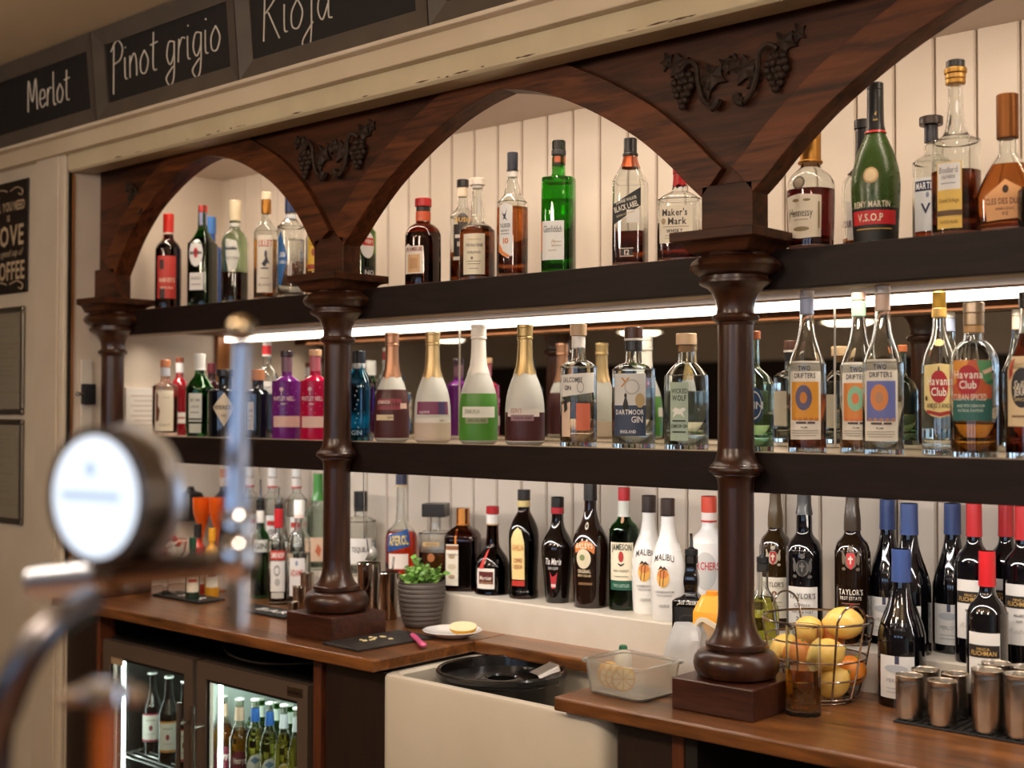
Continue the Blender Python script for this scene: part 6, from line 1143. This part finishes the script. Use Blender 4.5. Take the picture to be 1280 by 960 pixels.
def citrus(x, y, z, r_, kind, lab_, rot=(0, 0, 0)):
    e = empty(kind, (bx+x, by_+y, ZC+z)); tag(e, lab_, 'lemon' if kind == 'lemon' else 'orange', kind+'s in the wire basket'); e.rotation_euler = rot
    if kind == 'lemon': pr = [(.001, -1.32), (.14, -1.27), (.24, -1.16), (.55, -.95), (.85, -.55), (.97, 0), (.85, .55), (.55, .95), (.22, 1.18), (.12, 1.27), (.001, 1.3)]
    else: pr = [(max(.001, math.sin(PI*k/12)), -math.cos(PI*k/12)) for k in range(13)]
    pr = catmull([(a*r_, b*r_) for a, b in pr], 2); c_ = ('#f0cd76', '#e8bd58') if kind == 'lemon' else ('#e08a30', '#d27822')
    MB().lathe([(max(a, .0003), b) for a, b in pr], 24).build('peel', wall_paint(c_[0], c_[1], .38, 60, .25), e)
    MB().lathe([(.0035, 0), (.003, .002), (.001, .003)], 8, (0, 0, (1.29 if kind == 'lemon' else .985)*r_)).build('stem_scar', paint('#7a8a3a', .7), e)
H2 = PI/2
for a in ((.035, .035, .138, .031, 'lemon', 'biggest pale lemon on top of the basket at the right', (.3, H2, .6)), (-.03, .02, .118, .029, 'lemon', 'pale lemon on top at the middle of the basket', (.2, 1.2, -.5)), (.032, -.03, .088, .030, 'lemon', 'lemon in the middle layer at the front right of the basket', (0, 1.3, .9)), (-.068, -.005, .084, .026, 'lemon', 'lemon at the left side of the basket', (.2, 1.1, 1.8)), (-.018, -.042, .082, .029, 'orange', 'orange behind the tumbler in the basket', (0, .3, 0)), (.040, -.020, .036, .029, 'lemon', 'lemon at the bottom front of the basket', (0, .9, .2)), (.050, .034, .052, .028, 'orange', 'orange at the bottom right of the basket', (0, .4, 0)), (-.035, .0, .036, .029, 'orange', 'orange at the bottom left of the basket', (0, .2, 0)), (.0, .048, .04, .029, 'orange', 'orange at the bottom back of the basket', (0, .6, 0)), (-.005, .06, .10, .027, 'orange', 'orange in the middle layer at the back of the basket', (0, .6, 0))): citrus(*a)
# steel cups on the black tray
e = empty('cup_tray', (-.75, 2.105, ZC)); tag(e, 'black rubber tray carrying the steel cups', 'tray')
MB().box(-.19, .25, -.052, .075, 0, .004).build('tray_base', paint('#121112', .6), e, bevel=.001)
mb = MB()
for k in range(30):
    x = -.18+.0145*k; mb.box(x, x+.006, -.048, .071, .004, .006)
mb.build('ribs', paint('#161516', .6), e)
def cup(px_, y_, top, wd, lb): 
    P = at(px_, 860, y_); zz = ZC+.0062; h_ = at(px_, top, y_).z-zz; q = wd/2*depth(P)/F
    e = empty('steel_cup', (P.x, y_, zz)); tag(e, lb, 'cup', 'steel cups on the black tray')
    MB().lathe([(q*.94, 0), (q*.97, .002), (q, h_-.016), (q, h_-.0145), (q*1.012, h_-.013), (q, h_-.0115), (q*1.0, h_-.002), (q*1.02, h_-.001), (q*1.0, h_), (q*.96, h_-.002), (q*.92, .004), (.001, .004)], 40, cap1=False).build('cup_body', BRUSH, e)
cup(1137, 2.082, 843, 34, 'leftmost front steel cup on the black tray'); cup(1178, 2.078, 850, 36, 'second front steel cup on the black tray')
cup(1234, 2.082, 836, 38, 'third and taller front steel cup on the black tray'); cup(1275, 2.082, 842, 38, 'rightmost front steel cup on the black tray')
cup(1157, 2.140, 836, 34, 'leftmost back steel cup on the black tray'); cup(1194, 2.138, 841, 34, 'second back steel cup on the black tray'); cup(1246, 2.142, 828, 36, 'third back steel cup on the black tray'); cup(1284, 2.142, 833, 37, 'rightmost back steel cup on the black tray')
# folded dark bags on the shelf of the open cupboard
rg = random.Random(6)
for k in range(3):
    mb = MB(); rs = []; 
    for i in range(7):
        t = i/6; q = .085*math.sin(PI*(.12+.8*t)); rs.append([((q+rg.uniform(-.012, .012))*math.cos(2*PI*j/14)*1.3, (q+rg.uniform(-.012, .012))*math.sin(2*PI*j/14), t*.22) for j in range(14)])
    o = mb.rings(rs, 14).build('dark_bag', paint('#17151a', .25), None, (-1.05+.28*k, 2.03, .4705)); tag(o, ['crumpled black bag at the left of the open cupboard', 'crumpled black bag in the middle of the open cupboard', 'crumpled black bag at the right of the open cupboard'][k], 'bag', 'black bags in the open cupboard')
# ================================================================= front bar counter and beer taps
fc = empty('front_bar', (-.8, .35, 0)); tag(fc, 'front bar counter the beer taps stand on, below the picture', 'bar counter')
wchild(box('bar_top', -3.0, 1.6, -.12, .60, 1.01, 1.05, M_TOP, bevel=.006), fc); wchild(box('bar_front', -3.0, 1.6, .02, .55, 0, 1.01, paint('#b9b1a6', .4)), fc)  # unseen bar side painted pale to bounce fill light at the back bar
ZB = 1.05
def font_tap():
    c = at(121, 621, .47); e = empty('beer_font', (c.x, .47, ZB)); tag(e, 'blurred chrome beer font with a round lit badge in the foreground', 'beer font')
    loc = lambda px, py, y: at(px, py, y)-Vector((c.x, .47, ZB))
    L0 = c-Vector((c.x, .47, ZB)); rl = .0485
    n = Vector((.19, -.98, 0)).normalized()
    def disc(prof, name, mat, sm=True):
        o = MB().lathe(prof, 48).build(name, mat, e); o.rotation_euler = n.to_track_quat('Z', 'Y').to_euler(); o.location = L0; return o
    disc([(rl*.96, -.001), (rl*.96, .001), (rl*.8, .0035), (rl*.4, .005), (.001, .0055)], 'badge_lens', glow('#e4f0ff', 1.2, .1))
    disc([(rl*.9, -.026), (rl*1.0, -.025), (rl*.99, -.018), (rl*.985, -.004), (rl*1.03, -.003), (rl*1.03, .0015), (rl*.965, .002)], 'badge_housing', metal('#8d8681', .3))
    disc([(rl*.9, -.036), (rl*1.05, -.035), (rl*1.08, -.031), (rl*1.05, -.026), (rl*.9, -.025)], 'badge_back_rim', metal('#e2eaf6', .33))
    # emblem on the lens
    mb = MB(); mb.add([(-.030, -.002, .0062), (.030, -.002, .0062), (.030, .004, .0062), (-.030, .004, .0062)], [(0, 1, 2, 3)]); mb.lathe([(.006, .0058), (.001, .0062)], 14, (0, .02, .0004), cap0=False, cap1=False)
    o = mb.build('badge_print', glow('#bcd4ee', .9, .1), e); o.rotation_euler = n.to_track_quat('Z', 'Y').to_euler(); o.location = L0
    p0 = loc(133, 705, .49); p1 = loc(140, 728, .49); MB().tube([p0, p1], .010, 16).build('badge_neck', CHROME, e)
    # horizontal arm carrying badge and tap
    a0, a1 = loc(45, 728, .47), loc(300, 702, .52)
    MB().tube([a0, a0.lerp(a1, .38)], .0125, 20).build('arm_sleeve', metal('#cfdff8', .28), e)  # bluish tint put into the metal for sky reflected on chrome
    MB().tube([a0.lerp(a1, .36), a0.lerp(a1, .42), a0.lerp(a1, .44), a1], [.0125, .015, .0105, .0105], 20).build('arm', metal('#8a8076', .14), e)
    # curved dark pillar
    P = [loc(112, 752, .44), loc(75, 775, .41), loc(38, 815, .39), loc(8, 880, .38), loc(-8, 960, .38)]; b = P[-1].copy(); b.z = .012; P.append(b)
    MB().tube(catmull(P, 6), .0105, 18).build('pillar', metal('#6f6d72', .3), e)
    MB().lathe([(.04, 0), (.04, .006), (.03, .010), (.018, .016)], 28, tuple(Vector((b.x, b.y, 0)))).build('base_flange', CHROME, e)
    # tap body, nozzle and lever
    t = loc(297, 702, .52)
    MB().lathe([(.006, -.045), (.008, -.044), (.0085, -.012), (.012, -.008), (.0135, 0), (.0135, .012), (.011, .016), (.012, .026), (.0105, .034), (.007, .038)], 22, tuple(t)).build('tap_body', CHROME, e)
    lv = [(loc(297, 672, .52), .006), (loc(296, 640, .52), .0105), (loc(295, 612, .52), .0075), (loc(296, 575, .52), .0082), (loc(298, 540, .52), .0078), (loc(300, 480, .52), .0060), (loc(302, 430, .52), .0050)]
    MB().tube([p for p, _ in lv], [q for _, q in lv], 16).build('lever', metal('#c4c6d2', .12), e)
    MB().ball(tuple(loc(302, 412, .52)), .0095, 18, 12, sc=(1, 1, 1)).build('lever_knob', metal('#b3a488', .15), e)
font_tap()
def side_tap():
    b = at(132, 960, .36); e = empty('amber_tap', (b.x, .36, ZB)); tag(e, 'blurred amber-bodied tap with chrome cap at the bottom left foreground', 'beer tap')
    z1 = at(132, 878, .36).z-ZB; z2 = at(132, 850, .36).z-ZB
    MB().lathe([(.02, 0), (.02, .004), (.006, .01), (.0065, z1-.004), (.006, z1)], 20).build('body', glass('#a85a22', .15, .3), e)
    MB().lathe([(.011, z1), (.0135, z1+.002), (.0135, z2-.002), (.010, z2)], 20).build('cap', CHROME, e)
    MB().tube([(-.012, -.02, z1+.004), (0, -.005, z1+.006), (.016, .012, z1+.004)], .004, 10).build('cross_pin', CHROME, e)
side_tap()
# pendants seen in the mirror
for px_, py_, D_, lb in ((800, 416, -2.6, 'white pendant lamp over the far tables, left one in the mirror'), (1060, 403, -2.2, 'white pendant lamp over the far tables, right one in the mirror'), (560, 425, -3.4, 'white pendant lamp over the far tables, by the far windows')):
    yv = 2*(YB-.008)-D_; q = at(px_, py_, yv); pendant(q.x, D_, q.z, lb)
